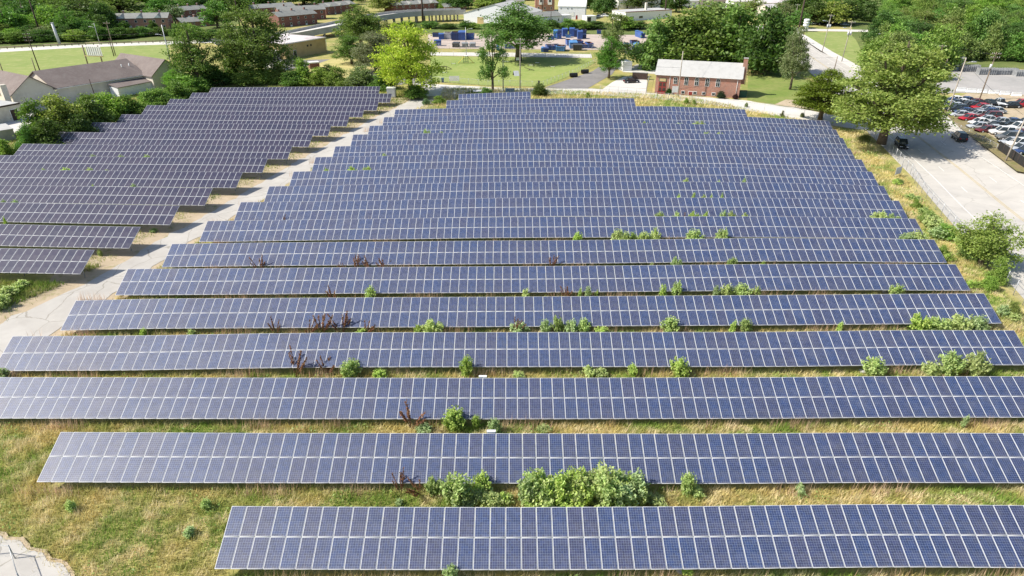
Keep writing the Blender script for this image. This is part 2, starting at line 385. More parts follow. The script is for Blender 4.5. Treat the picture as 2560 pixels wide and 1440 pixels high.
# roads
ribbon('back_road', pts((1030, 208), (1280, 221), (1480, 222), (1640, 234), (1700, 239), (1860, 251), (1960, 264), (2110, 288), (2180, 296)),
       pts((1060, 240), (1280, 233), (1480, 237), (1640, 247), (1700, 253), (1860, 271), (1960, 286), (2110, 304), (2180, 312)), m_white, .05, na=6)
RDL = [(52, 40), (57, 60), (60.5, 72), (63, 83), (70.5, 108), (76, 130), (86.5, 177), (97.5, 231), (110, 300), (118, 340)]
RDR = [(75, 40), (80.5, 60), (83.5, 75), (86.5, 92), (92, 118), (95, 132), (105, 190), (115, 250), (125, 300), (132, 340)]
ribbon('main_road', RDL, RDR, m_road, .05, st=3, na=10)
def lerpP(f, k0=0): return [((1 - f) * a[0] + f * b[0], (1 - f) * a[1] + f * b[1]) for a, b in zip(RDL, RDR)]
def stripe(name, f, w, m, s0=0, s1=400, dash=None):
    P = np.array(lerpP(f)); d = np.r_[0, np.cumsum(np.hypot(*np.diff(P, axis=0).T))]
    mb = MB(); s = s0
    while s < min(s1, d[-1]):
        e = min(s + (dash[0] if dash else 5), d[-1])
        a = np.array([np.interp(s, d, P[:, 0]), np.interp(s, d, P[:, 1])]); b = np.array([np.interp(e, d, P[:, 0]), np.interp(e, d, P[:, 1])])
        n = np.array([-(b - a)[1], (b - a)[0]]) / np.hypot(*(b - a)) * w / 2
        mb.poly([(*(a + n), tz(*a) + .09), (*(a - n), tz(*a) + .09), (*(b - n), tz(*b) + .09), (*(b + n), tz(*b) + .09)], m)
        s = e + (dash[1] if dash else 0)
    return tag(mb.build(name), kind='structure')
stripe('road_edge_line', .19, .13, m_mark); stripe('road_edge_line', .83, .13, m_mark)
stripe('road_centre_line', .50, .09, m_ymark); stripe('road_centre_line', .515, .09, m_ymark)
stripe('road_lane_dashes', .345, .12, m_mark, 2, 400, (3, 9)); stripe('road_lane_dashes', .665, .12, m_mark, 6, 400, (3, 9))
SWR = [(p[0] + 3.6, p[1]) for p in RDR]
mb = MB()
for i in range(len(RDR) - 1):                         # kerb and pavement beyond the road, a real step up
    a, b, c, d = RDR[i], RDR[i + 1], SWR[i + 1], SWR[i]
    za, zb = tz(*a), tz(*b)
    mb.poly([(*a, za + .17), (*b, zb + .17), (*c, zb + .17), (*d, za + .17)], m_white)
    mb.poly([(*a, za), (*b, zb), (*b, zb + .17), (*a, za + .17)], M['concrete'])
    mb.poly([(*d, za), (*c, zb), (*c, zb + .17), (*d, za + .17)], M['concrete'])
tag(mb.build('pavement'), kind='structure')
# lawns, yards and lots
sheet('mown_lawn', [(-120, 215), (-60, 139), (0, 131), (200, 118), (420, 110), (425, 150), (330, 150), (120, 200), (60, 215)], m_lawn, .05)
sheet('park_lawn', [(1075, 141), (1280, 143), (1478, 146), (1486, 158), (1440, 184), (1358, 217), (1220, 214), (1078, 204)], m_park, .05)
sheet('park_path', [(1075, 131), (1280, 132), (1478, 136), (1480, 145), (1280, 142), (1075, 139)], m_white, .06)
sheet('gravel_yard', [(1070, 86), (1300, 84), (1620, 88), (1640, 122), (1480, 125), (1070, 121)], m_gravel, .05)
sheet('park_drive', [(1362, 219), (1482, 178), (1496, 168), (1545, 165), (1530, 186), (1466, 223)], m_asph, .045)
sheet('church_yard', [(1500, 228), (1530, 206), (1560, 192), (1618, 193), (1616, 234)], m_white, .045)
sheet('church_lawn', [(1600, 246), (1622, 236), (1860, 250), (1990, 270), (1960, 266), (1860, 252), (1700, 240)], m_lawn, .04)
sheet('side_lawn', [(1868, 250), (1870, 190), (1960, 180), (2060, 215), (2085, 250), (2080, 282), (1985, 268)], m_rough_shaded, .04)
sheet('dirt_patch', [(1935, 262), (1965, 249), (2040, 255), (2050, 276), (1985, 268)], m_dirt, .05)
sheet('dirt_yard', [(1555, 180), (1590, 162), (1680, 150), (1690, 172), (1640, 185)], m_white, .042)
sheet('golden_grass', [(725, 198), (760, 172), (850, 140), (920, 140), (960, 185), (960, 215), (780, 215)], m_gold, .05)
sheet('side_street', [(850, 215), (900, 180), (1000, 172), (1080, 180), (1080, 206), (1000, 212)], m_asph, .055)
sheet('road_verge_lawn', [(2012, 80), (2120, 80), (2140, 100), (2180, 180), (2108, 154), (2052, 130), (2014, 104)], m_lawn, .05)
sheet('far_street', [(1990, 71), (2170, 75), (2170, 80), (1990, 77)], m_white, .05)
sheet('car_lot', [(2330, 262), (2420, 234), (2620, 238), (2700, 345), (2560, 385), (2480, 355), (2400, 300)], m_dirt, .05)
sheet('grey_lot', [(2330, 235), (2360, 168), (2600, 176), (2640, 240), (2400, 232)], m_lot, .055)
sheet('yard', [(0, 262), (140, 240), (300, 215), (330, 222), (250, 262), (150, 300), (0, 345)], m_white, .04)
sheet('yard', [(640, 165), (700, 140), (760, 150), (850, 148), (800, 160), (740, 170), (700, 178)], m_asph, .045)
sheet('rank_growth', [(0, 118), (420, 98), (600, 60), (600, 0), (-100, 0), (-100, 125)], m_scrub, .03)
sheet('rank_growth', [(860, 60), (1640, 60), (1640, 88), (1300, 83), (1000, 84), (860, 110)], m_scrub, .03)
sheet('rank_growth', [(2130, 0), (2130, 130), (2200, 240), (2345, 230), (2370, 168), (2700, 175), (2700, 0)], m_scrub, .03)
ribbon('right_verge_grass', pts((2085, 300), (2190, 345), (2270, 440), (2370, 575), (2480, 690), (2590, 800)), pts((2050, 305), (2140, 350), (2220, 455), (2330, 590), (2420, 690), (2500, 800)), m_gold, .03, jag=.3)
# highway on the far left and its kerb
ribbon('highway', pts((-150, 128), (0, 122), (200, 112), (430, 104), (560, 98), (640, 92)), pts((-150, 138), (0, 131), (200, 119), (430, 111), (560, 106), (640, 101)), m_white, .06, st=6, na=3)

sheet('weedy_strip', [(2352, 276), (2372, 272), (2440, 318), (2505, 360), (2560, 396), (2590, 440), (2540, 430), (2470, 376), (2400, 322)], m_weedy, .21)
sheet('rank_growth', [(0, 122), (0, 96), (420, 80), (640, 72), (640, 92), (430, 104), (200, 112)], m_scrub, .045)
# ------------------------------------------------------------------ solar panel rows
def cellmat(name, c1, c2, line, grid, lw=.05):
    m, t, b = newmat(name); g = N(t, 'TexCoord'); oi = N(t, 'ObjectInfo'); ge = N(t, 'NewGeometry')
    r = mth(t, 'FRACT', mth(t, 'ADD', oi.outputs['Random'], ge.outputs['Random Per Island']))
    cur = mixc(t, r, c1, c2)
    if grid:
        sp = N(t, 'SeparateXYZ'); t.links.new(g.outputs['UV'], sp.inputs[0])
        fx = mth(t, 'MULTIPLY', sp.outputs[0], 6.0); fy = mth(t, 'MULTIPLY', sp.outputs[1], 12.0)
        wn = N(t, 'TexWhiteNoise'); wn.noise_dimensions = '3D'; cb = N(t, 'CombineXYZ')
        t.links.new(mth(t, 'FLOOR', fx), cb.inputs[0]); t.links.new(mth(t, 'FLOOR', fy), cb.inputs[1]); t.links.new(mth(t, 'MULTIPLY', r, 50), cb.inputs[2]); t.links.new(cb.outputs[0], wn.inputs['Vector'])
        hs = N(t, 'HueSaturation'); t.links.new(cur, hs.inputs['Color']); t.links.new(mth(t, 'MULTIPLY_ADD', wn.outputs[0], .5, .75), hs.inputs['Value'])
        e = lambda q: mth(t, 'GREATER_THAN', mth(t, 'ABSOLUTE', mth(t, 'SUBTRACT', mth(t, 'FRACT', q), .5)), .5 - lw / 2)
        cur = mixc(t, mth(t, 'MAXIMUM', e(fx), e(fy)), hs.outputs[0], line)
    d = mixc(t, ramp(t, noise(t, .35, 6, rough=.65), .45, .8), cur, (.20, .19, .18)); n = d.node
    n.inputs[0].default_value = 0
    su = N(t, 'SeparateXYZ'); t.links.new(g.outputs['UV'], su.inputs[0])
    low = mth(t, 'MULTIPLY', mth(t, 'LESS_THAN', su.outputs[1], .05), .10)          # dust caught along the lower frame
    film = mth(t, 'MULTIPLY', ramp(t, noise(t, 1.1, 6, rough=.7), .42, .78), .11)   # uneven film of dust
    dm = mixc(t, mth(t, 'ADD', mth(t, 'ADD', film, low), .015), cur, (.5, .47, .42))
    t.links.new(dm, b.inputs['Base Color']); b.inputs['Roughness'].default_value = .5; b.inputs['Specular IOR Level'].default_value = .5 if grid else .3
    b.inputs['Coat Weight'].default_value = .5 if grid else .3; b.inputs['Coat Roughness'].default_value = .12; b.inputs['Coat IOR'].default_value = 1.4
    return m
m_cellR = cellmat('blue_polycrystalline_cells', (.008, .028, .104), (.019, .025, .078), (.28, .33, .43), True)
m_cellL = cellmat('dark_monocrystalline_cells', (.015, .017, .052), (.026, .022, .056), (.2, .2, .22), False)
PW, PL = 1.0, 1.975                                   # column pitch, slant pitch of the two tiers
def module(mc, bx=.030, by=.034):
    w, l, h = .492, .978, .02                         # half width, half length, half thickness
    V, Fs, mi, uv = [], [], [], []
    o = [(-w, -l), (w, -l), (w, l), (-w, l)]; i = [(-w + bx, -l + by), (w - bx, -l + by), (w - bx, l - by), (-w + bx, l - by)]
    V = [(x, y, h) for x, y in o] + [(x, y, h) for x, y in i] + [(x, y, -h) for x, y in o]
    Fs = [(0, 1, 5, 4), (1, 2, 6, 5), (2, 3, 7, 6), (3, 0, 4, 7), (4, 5, 6, 7), (0, 8, 9, 1), (1, 9, 10, 2), (2, 10, 11, 3), (3, 11, 8, 0), (8, 11, 10, 9)]
    return np.array(V), np.array(Fs), np.array([0] * 4 + [1] + [0] * 5)
MV, MF, MI = module(None)
def uvset(me, nmod):
    uv = me.uv_layers.new(name='UVMap'); a = np.zeros((nmod, 10, 4, 2), np.float32); a[:, 4] = [(0, 0), (1, 0), (1, 1), (0, 1)]
    uv.data.foreach_set('uv', a.ravel())
def modmesh(mats):
    me = npmesh('solar_panel', MV, MF, mats, MI); uvset(me, 1); return me
MMR, MML = modmesh([M['alu'], m_cellR]), modmesh([M['alu'], m_cellL])
post_me = (lambda mb: (mb.tube([(0, 0, -2.6), (0, 0, 0)], .05, M['steel'], 6), mb.mesh('post'))[1])(MB())
ORD = 'frontmost second third fourth fifth sixth seventh eighth ninth tenth eleventh twelfth thirteenth fourteenth fifteenth sixteenth seventeenth eighteenth nineteenth'.split()
FOOT = []                                             # (x0, x1, y0, y1) the tables stand over
def build_row(k, Y, prof, tilt, mesh, mats, x0, x1, label, group):
    X = [p[0] for p in prof]; Z = [p[1] for p in prof]
    ncol = max(2, round(x1 - x0) // 1)
    def zt(x): return np.interp(x, X, Z) + (0 if X[0] <= x <= X[-1] else ((x - X[0]) * (Z[1] - Z[0]) / (X[1] - X[0]) if x < X[0] else (x - X[-1]) * (Z[-1] - Z[-2]) / (X[-1] - X[-2])))
    Zc = [zt(x) for x in np.linspace(x0, x1, ncol * 2 + 1)]
    Zs = np.convolve(np.pad(Zc, 6, mode='reflect', reflect_type='odd'), np.ones(13) / 13, 'valid'); zx = np.linspace(x0, x1, ncol * 2 + 1)
    zt = lambda x: float(np.interp(x, zx, Zs))
    xm = (x0 + x1) / 2; base = Vector((xm, Y - TL * math.cos(tilt) / 2, zt(xm) - TL * math.sin(tilt) / 2))
    root = empty('solar_panel_row', base, 0, label, 'solar panel row', group)
    ct, st = math.cos(tilt), math.sin(tilt); cells = []
    wl = (x1 - x0) / ncol
    for i in range(ncol):
        xc = x0 + (i + .5) * wl; sl = (zt(xc + .4) - zt(xc - .4)) / .8
        ex = Vector((1, 0, sl)).normalized(); ey = Vector((0, ct, st)); ez = ex.cross(ey).normalized(); ey = ez.cross(ex)
        top = Vector((xc, Y, zt(xc)))
        for j in (0, 1):
            c = top - ey * (PL * (j + .5)) - base
            mt = Matrix((ex, ey, ez)).transposed().to_4x4(); mt.translation = c
            d = (c + base - Vector((0, 0, CAM_H))).length
            px = proj(*(c + base))
            seen = -20 < px[0] < 2580 and px[1] < 1450
            cells.append((d if seen else d + 1000, mt))
    cells.sort(key=lambda q: q[0])
    for d, mt in cells[:100]:
        o = bpy.data.objects.new('solar_panel', mesh); COL.objects.link(o); o.parent = root; o.matrix_local = mt
    rest = [mt for d, mt in cells[100:]]
    if rest:
        n = len(MV); A = np.array([np.array(m) for m in rest]); V = np.einsum('mij,nj->mni', A[:, :3, :3], MV) + A[:, None, :3, 3]
        Fm = (MF[None] + (np.arange(len(rest)) * n)[:, None, None]).reshape(-1, 4)
        me = npmesh('solar_panel', V.reshape(-1, 3), Fm, mats, np.tile(MI, len(rest))); uvset(me, len(rest))
        tag(put('solar_panel', me, root), kind='stuff')
    # two rails under the panels, following the ground, and a post every fifth column
    V, Fs = [], []
    for s in (.9, 3.0):
        b = len(V)
        for i in range(0, ncol + 1):
            x = x0 + i * wl; q = Vector((x, Y - s * ct, zt(x) - s * st - .06)) - base
            V += [q + Vector((0, -.04, -.08)), q + Vector((0, .04, -.08)), q + Vector((0, .04, 0)), q + Vector((0, -.04, 0))]
        for i in range(ncol):
            for e in range(4): a = b + i * 4; Fs.append((a + e, a + 4 + e, a + 4 + (e + 1) % 4, a + (e + 1) % 4))
    put('support_rail', npmesh('support_rail', [tuple(v) for v in V], Fs, [M['steel']]), root)
    np_ = max(2, round((x1 - x0) / 6))
    for i in range(np_):
        x = x0 + 1 + (x1 - x0 - 2) * i / (np_ - 1)
        put('post', post_me, root, loc=Vector((x, Y - 1.95 * ct, zt(x) - 1.95 * st - .1)) - base)
    FOOT.append((x0, x1, Y - TL * ct, Y))
for k, (Y, prof) in enumerate(RR):
    x0, x1 = prof[0][0], prof[-1][0]
    if k in (0, 1): x1 += 6
    if k == 2: x0 -= 6; x1 += 8
    lab = {0: 'frontmost row of blue solar panels, nearest the grassy corner, cut off at its right end',
           18: 'short rearmost row of blue solar panels beside the back road, by a slim tree'}.get(k, f'{ORD[k]} row of blue gridded solar panels counted from the frontmost row')
    build_row(k, Y, prof, TILT_R, MMR, [M['alu'], m_cellR], x0, x1, lab, 'blue solar panel rows right of the concrete track')
for k, (Y, prof) in enumerate(RL):
    x0, x1 = prof[0][0], prof[-1][0]
    if k < 6: x0 -= 5
    lab = {0: 'front row of dark plain solar panels, ending beside the concrete track, partly out of view',
           13: 'rearmost row of dark plain solar panels below the scrubby bushes'}.get(k, f'{ORD[k]} row of dark plain solar panels counted from the track-side front row')
    build_row(k, Y, prof, TILT_L, MML, [M['alu'], m_cellL], x0, x1, lab, 'dark solar panel rows left of the concrete track')

# ------------------------------------------------------------------ grass blades of the field
def grassmat(name, green, gold, straw):
    m, t, b = newmat(name); g = N(t, 'TexCoord'); g.name = 'TC'; ge = N(t, 'NewGeometry')
    f = ramp(t, noise(t, .14, 6, rough=.68), .43, .55); f2 = ramp(t, noise(t, .5, 5, rough=.65), .49, .61)
    sp = N(t, 'SeparateXYZ'); t.links.new(g.outputs['Object'], sp.inputs[0])
    cur = mixc(t, f, green, gold); cur = mixc(t, f2, cur, straw)
    hs = N(t, 'HueSaturation'); t.links.new(cur, hs.inputs['Color']); t.links.new(mth(t, 'MULTIPLY_ADD', ge.outputs['Random Per Island'], .7, .65), hs.inputs['Value'])
    df = N(t, 'BsdfDiffuse'); tr = N(t, 'BsdfTranslucent'); mx = N(t, 'MixShader'); mx.inputs[0].default_value = .35
    t.links.new(hs.outputs[0], df.inputs[0]); t.links.new(hs.outputs[0], tr.inputs[0]); t.links.new(df.outputs[0], mx.inputs[1]); t.links.new(tr.outputs[0], mx.inputs[2])
    t.links.new(mx.outputs[0], t.nodes['Material Output'].inputs[0]); t.nodes.remove(b)
    return m
rng = np.random.default_rng(11)
def blades(name, x, y, h, w, m, lean=.35, wind=(.25, .1)):
    n = len(x); z = terr(x, y); a = rng.uniform(0, 2 * np.pi, n); l = rng.normal(0, lean, (n, 2)) * h[:, None] + np.array(wind) * h[:, None]
    dx, dy = np.cos(a) * w / 2, np.sin(a) * w / 2
    V = np.stack([np.stack([x - dx, y - dy, z - .03], 1), np.stack([x + dx, y + dy, z - .03], 1), np.stack([x + l[:, 0], y + l[:, 1], z + h], 1)], 1)
    return tag(put(name, npmesh(name, V.reshape(-1, 3), np.arange(3 * n).reshape(-1, 3), [m])), kind='stuff')
def under(x, y, mx=.25, my=.35):
    u = np.zeros(len(x), bool)
    for a, b, c, d in FOOT: u |= (x > a + mx) & (x < b - mx) & (y > c + my) & (y < d - .5)
    return u
def scatter(n, x0, x1, y0, y1):
    x = rng.uniform(x0, x1, n); y = rng.uniform(y0, y1, n)
    dz = y * _c + CAM_H * _s; px = 1280 + F_PX * x / dz; py = 720 - F_PX * (y * _s - CAM_H * _c) / dz
    k = (px > -30) & (px < 2590) & (py < 1470)
    return x[k], y[k]
def left_lim(y): return np.interp(y, [20, 27, 36, 52, 60, 75, 95, 112, 130, 150, 172], [-28, -32, -44, -48, -46, -44, -40, -36, -31.5, -26, -19])
_cp = np.array([tuple(G(*q)[:2]) for q in _cc])
def on_corner(x, y):
    x = x + rng.normal(0, .3, len(x)); y = y + rng.normal(0, .3, len(x)); ins = np.zeros(len(x), bool)
    for (ax, ay), (bx_, by_) in zip(_cp, np.roll(_cp, -1, 0)): ins ^= ((ay > y) != (by_ > y)) & (x < (bx_ - ax) * (y - ay) / (by_ - ay + 1e-12) + ax)
    return ins
def right_lim(y): return np.interp(y, [30, 60, 72, 83, 108, 130, 140, 158, 172, 182], [53, 55.5, 58.5, 61.5, 69, 74, 78, 57, 44, 0])
m_grass = grassmat('dry_grass_blades', (.25, .36, .075), (.60, .50, .21), (.78, .67, .41))
_x, _y, _h = [], [], []
for n, y0, y1, xa, xb, hh in ((330000, 20, 47, -50, 55, .42), (240000, 47, 75, -52, 66, .45), (200000, 75, 120, -50, 80, .5), (110000, 120, 182, -40, 85, .55)):
    x, y = scatter(n, xa, xb, y0, y1); k = (x > left_lim(y)) & (x < right_lim(y)) & ~under(x, y) & ~on_corner(x, y); x, y = x[k], y[k]
    _x.append(x); _y.append(y); _h.append(hh * rng.uniform(.45, 1.25, len(x)))
x = np.concatenate(_x); y = np.concatenate(_y); h = np.concatenate(_h)
# clumpy height
h *= .55 + .6 * (np.sin(x * 1.9 + np.sin(y * 1.3) * 2) * np.sin(y * 2.3 + np.sin(x * .8) * 2) * .5 + .5) + .25
blades('grass', x, y, h, np.interp(y, [25, 60, 160], [.05, .07, .14]), m_grass)
# left side growth: grass under and around the dark rows
m_green = grassmat('green_grass_blades', (.17, .26, .05), (.28, .33, .08), (.42, .40, .16))
x, y = scatter(150000, -105, -20, 58, 185); lim = np.interp(y, [36, 60, 75, 95, 112, 130, 150, 172], [-61, -55.5, -51.5, -47.5, -43, -38.5, -33.5, -25])
k = (x < lim + rng.normal(0, .7, len(x))) & ~under(x, y, .1, .2); x, y = x[k], y[k]
blades('green_grass', x, y, rng.uniform(.2, .6, len(x)), np.interp(y, [60, 160], [.07, .14]), m_green)
x, y = scatter(60000, -75, -45, 45, 72); k = (x < np.interp(y, [45, 58, 66, 72], [-66, -58.5, -53.5, -51.5])) & ~under(x, y, .1, .2); x, y = x[k], y[k]
blades('green_grass', x, y, rng.uniform(.3, .8, len(x)), np.full(len(x), .08), m_green)
# tall pinkish seed stalks along the lower edges of the blue rows
m_stalk = grassmat('seed_stalks', (.55, .38, .24), (.62, .43, .30), (.68, .50, .36))
xs_, ys_ = [], []
for Y, prof in RR:
    yb = Y - TL * math.cos(TILT_R); a, b = max(prof[0][0] - 4, -50), min(prof[-1][0] + 2, 75); n = int((b - a) * 26)
    x = rng.uniform(a, b, n); k = (np.sin(x * .31 + Y) + np.sin(x * .83 + Y * 2.1) + rng.normal(0, .6, n)) > .75; x = x[k]
    xs_.append(x); ys_.append(yb - .1 - np.abs(rng.normal(0, .35, len(x))))
x = np.concatenate(xs_); y = np.concatenate(ys_)
blades('seed_stalks', x, y, rng.uniform(.9, 1.45, len(x)), np.interp(y, [25, 160], [.03, .08]), m_stalk, .12, (.1, .05))

# low broad leaved growth in patches among the grass
x, y = scatter(150000, -50, 85, 20, 130); k = (x > left_lim(y)) & (x < right_lim(y)) & ~under(x, y, -.1, 0) & ~on_corner(x, y); x, y = x[k], y[k]
q = np.sin(x * .43 + np.sin(y * .37) * 2.2) + np.sin(y * .61 + np.sin(x * .29) * 2.6) + .7 * np.sin(x * 1.3 + y * .9); k = q + rng.normal(0, .35, len(x)) > 1.05; x, y = x[k], y[k]
n = len(x); P = np.stack([x, y, terr(x, y) + rng.uniform(.08, .5, n)], 1); nr = rng.normal(0, .5, (n, 3)) + [0, 0, 1]; nr /= np.linalg.norm(nr, axis=1)[:, None]
u = np.cross(nr, rng.normal(0, 1, (n, 3))); u /= np.linalg.norm(u, axis=1)[:, None]; v = np.cross(nr, u); s = (np.interp(y, [25, 60, 130], [.09, .12, .22]) * rng.uniform(.6, 1.4, n))[:, None]
V = np.stack([P - u * s, P + v * s * .5, P + u * s, P - v * s * .5], 1).reshape(-1, 3)
o = put('undergrowth', npmesh('undergrowth', V, np.arange(len(V)).reshape(-1, 4), [M['weed']]), color=(.26, .36, .10)); tag(o, kind='stuff')
# ------------------------------------------------------------------ trees
def leaf_quads(C, sp, n_per, size, rg, up=.35, elong=1.5):
    """leaf clumps: C centres (n,3), sp spread per centre; returns verts of quads"""
    n = len(C) * n_per
    P = np.repeat(C, n_per, 0) + rg.normal(0, 1, (n, 3)) * np.repeat(sp, n_per, 0)
    a = rg.normal(0, 1, (n, 3)); a /= np.linalg.norm(a, axis=1)[:, None]
    nr = rg.normal(0, 1, (n, 3)) + np.array([0, 0, up * 2]); nr /= np.linalg.norm(nr, axis=1)[:, None]
    u = np.cross(nr, a); u /= np.linalg.norm(u, axis=1)[:, None]; v = np.cross(nr, u)
    s = size * rg.uniform(.6, 1.3, (n, 1)); u = u * s * elong / 2; v = v * s / 2
    return np.stack([P - u, P - .15 * u + v, P + u, P - .15 * u - v], 1).reshape(-1, 3)
def crown_mesh(seed, lobes, n_cl, n_per, size, sp=(.55, .55, .32), up=.5):
    rg = np.random.default_rng(seed); cs = []
    vol = np.array([l[3] * l[4] * l[5] for l in lobes]) ** .7; vol /= vol.sum()
    for l, f in zip(lobes, vol):
        k = max(3, int(n_cl * f)); d = rg.normal(0, 1, (k, 3)); d /= np.linalg.norm(d, axis=1)[:, None]
        r = rg.uniform(.12, 1.0, (k, 1)) ** .42
        cs.append(np.array(l[:3]) + d * r * np.array(l[3:]))
    C = np.concatenate(cs); S = np.tile(np.array(sp), (len(C), 1)) * rg.uniform(.6, 1.35, (len(C), 1))
    V = leaf_quads(C, S, n_per, size, rg, up)
    return npmesh('crown', V, np.arange(len(V)).reshape(-1, 4), [M['leaf']])
def trunk_mesh(seed, lobes, h0=3.5, r=.28, lean=0.0):
    rg = random.Random(seed); mb = MB(); top = max(l[2] for l in lobes)
    mb.tube([(0, 0, -.3), (lean * .2, 0, h0 * .5), (lean * .5, 0, h0), (lean, .1, top)], [r * 1.25, r * .95, r * .75, r * .2], M['bark'], 8)
    for l in lobes:
        z = rg.uniform(.55, 1.0) * h0
        mb.tube([(lean * .4, 0, z), (l[0] * .5, l[1] * .5, z + (l[2] - z) * .6), (l[0], l[1], l[2]), (l[0] * 1.25, l[1] * 1.25, l[2] + l[5] * .6)], [r * .5, r * .35, r * .22, r * .06], M['bark'], 6)
    return mb.mesh('trunk')
def ring(n, rr, z, rx, rz, seed, jit=.5):
    rg = random.Random(seed); return [(rr * math.cos(6.283 * i / n + seed) + rg.uniform(-jit, jit), rr * math.sin(6.283 * i / n + seed) + rg.uniform(-jit, jit), z + rg.uniform(-jit, jit), rx * rg.uniform(.75, 1.25), rx * rg.uniform(.75, 1.25), rz * rg.uniform(.75, 1.25)) for i in range(n)]
# each kind is 10 m high and about 8 m wide before it is scaled to its place
LOB = {
 'broad': ring(6, 2.2, 4.6, 1.7, 1.6, 1) + ring(5, 1.7, 6.8, 1.6, 1.4, 2) + [(0, 0, 8.4, 1.6, 1.6, 1.4), (0, 0, 5.6, 2.2, 2.2, 2.0)],
 'full': ring(7, 2.5, 3.2, 1.5, 1.5, 3) + ring(7, 2.3, 5.6, 1.6, 1.5, 4) + ring(4, 1.3, 7.9, 1.5, 1.4, 5) + [(0, 0, 9.0, 1.0, 1.0, .8), (0, 0, 5.0, 2.2, 2.2, 3.0)],
 'spray': ring(8, 2.5, 2.6, 1.35, .7, 6, .5) + ring(7, 2.9, 3.7, 1.4, .6, 26, .6) + ring(8, 2.5, 5.2, 1.35, .6, 7, .6) + ring(6, 2.0, 6.7, 1.2, .6, 8, .5) + ring(4, 1.15, 8.2, 1.0, .6, 9, .4) + [(0, 0, 9.3, .7, .7, .6), (0, 0, 5.0, 1.3, 1.3, 2.6)],
 'column': ring(4, 1.6, 3.4, 1.5, 1.3, 10) + ring(4, 1.8, 5.4, 1.5, 1.4, 11) + ring(3, 1.2, 7.4, 1.4, 1.2, 12) + [(0, 0, 8.9, 1.1, 1.1, 1.0), (0, 0, 5.4, 1.5, 1.5, 2.6)],
 'loose': [(-1.9, .3, 3.4, 1.2, 1.2, .9), (1.6, -.4, 3.0, 1.5, 1.3, 1.1), (.4, .9, 4.6, 1.3, 1.2, 1.0), (-1.3, -.7, 5.8, 1.3, 1.2, 1.0), (1.7, .4, 6.2, 1.4, 1.3, 1.0), (.1, -.2, 7.6, 1.4, 1.3, 1.0), (-.9, .6, 8.8, 1.0, 1.0, .8), (1.0, .1, 9.0, .9, .9, .7)],
 'round': ring(7, 2.1, 2.6, 1.7, 1.6, 13) + ring(6, 1.9, 5.2, 1.8, 1.7, 14) + [(0, 0, 7.6, 2.2, 2.2, 1.9), (0, 0, 4.5, 2.6, 2.6, 2.6)],
}
KIND = {}
for i, (kn, lb) in enumerate(LOB.items()):
    n, per, sz, sp = {'spray': (560, 64, .145, (.38, .38, .16)), 'loose': (130, 66, .15, (.30, .30, .22)), 'column': (170, 70, .16, (.36, .36, .25)), 'round': (230, 60, .19, (.38, .38, .28)), 'full': (290, 68, .16, (.36, .36, .24)), 'broad': (230, 70, .17, (.36, .36, .25))}[kn]
    KIND[kn] = (crown_mesh(50 + i, lb, n, per, sz, sp), trunk_mesh(60 + i, lb, 3.0 if kn != 'round' else 2.2, .30 if kn not in ('column', 'loose') else .24))
KIND['small'] = (crown_mesh(91, LOB['round'], 150, 30, .34, (.5, .5, .36)), KIND['round'][1])       # far ones: fewer, larger leaves
KIND['small2'] = (crown_mesh(92, LOB['full'], 170, 30, .33, (.48, .48, .32)), KIND['full'][1])
# bush: leaves down to the ground
LB = ring(6, 2.3, 1.6, 1.6, 1.3, 21) + ring(5, 1.7, 3.6, 1.5, 1.3, 22) + [(0, 0, 5.0, 1.6, 1.6, 1.4), (0, 0, 2.4, 2.4, 2.4, 2.0)]
KIND['bush'] = (crown_mesh(71, LB, 220, 44, .25, (.42, .42, .32)), trunk_mesh(72, LB, 1.0, .14))
LB2 = ring(5, 2.4, 1.4, 1.5, 1.1, 24, .8) + [(-.9, .4, 3.6, 1.3, 1.2, 1.3), (1.3, -.3, 4.4, 1.1, 1.1, 1.4), (.1, .2, 5.6, 1.0, 1.0, 1.2), (0, 0, 2.2, 2.0, 2.0, 1.6)]
KIND['bush2'] = (crown_mesh(73, LB2, 190, 44, .24, (.4, .4, .3)), trunk_mesh(74, LB2, 1.0, .12))
KH = {'bush': 6.6, 'bush2': 7.0}
DK, MD, OL, YG, LG, GG = (.105, .18, .044), (.165, .275, .062), (.25, .32, .09), (.46, .54, .07), (.27, .39, .08), (.22, .28, .13)
rt = random.Random(5)
def plant(kind, x, y, yt, wpx, col, name, cat, label, group=None, rz=None, ground=False, p=None):
    p = p if p is not None else (GT(x, y) if ground else G(x, y)); h = hgt(p, yt); w = wpx * mpp(p)
    root = empty(name, p, 0, label, cat, group); kh = KH.get(kind, 10.0); s = (w / 8.0, w / 8.0, h / kh)
    rz = rt.uniform(0, 6.28) if rz is None else rz; c = tuple(v * rt.uniform(.88, 1.12) for v in col)
    put('crown' if 'bush' not in name and 'shrub' not in name else 'foliage', KIND[kind][0], root, rot=(0, 0, rz), scale=s, color=c)
    put('trunk' if 'bush' not in name and 'shrub' not in name else 'stem', KIND[kind][1], root, rot=(0, 0, rz), scale=(s[0], s[1], s[2]))
    return root
T = lambda kind, x, y, yt, w, col, label, group=None, **k: plant(kind, x, y, yt, w, col, 'tree', 'tree', label, group, **k)
B = lambda kind, x, y, yt, w, col, label, group=None, **k: plant(kind, x, y, yt, w, col, 'bush', 'bush', label, group, **k)
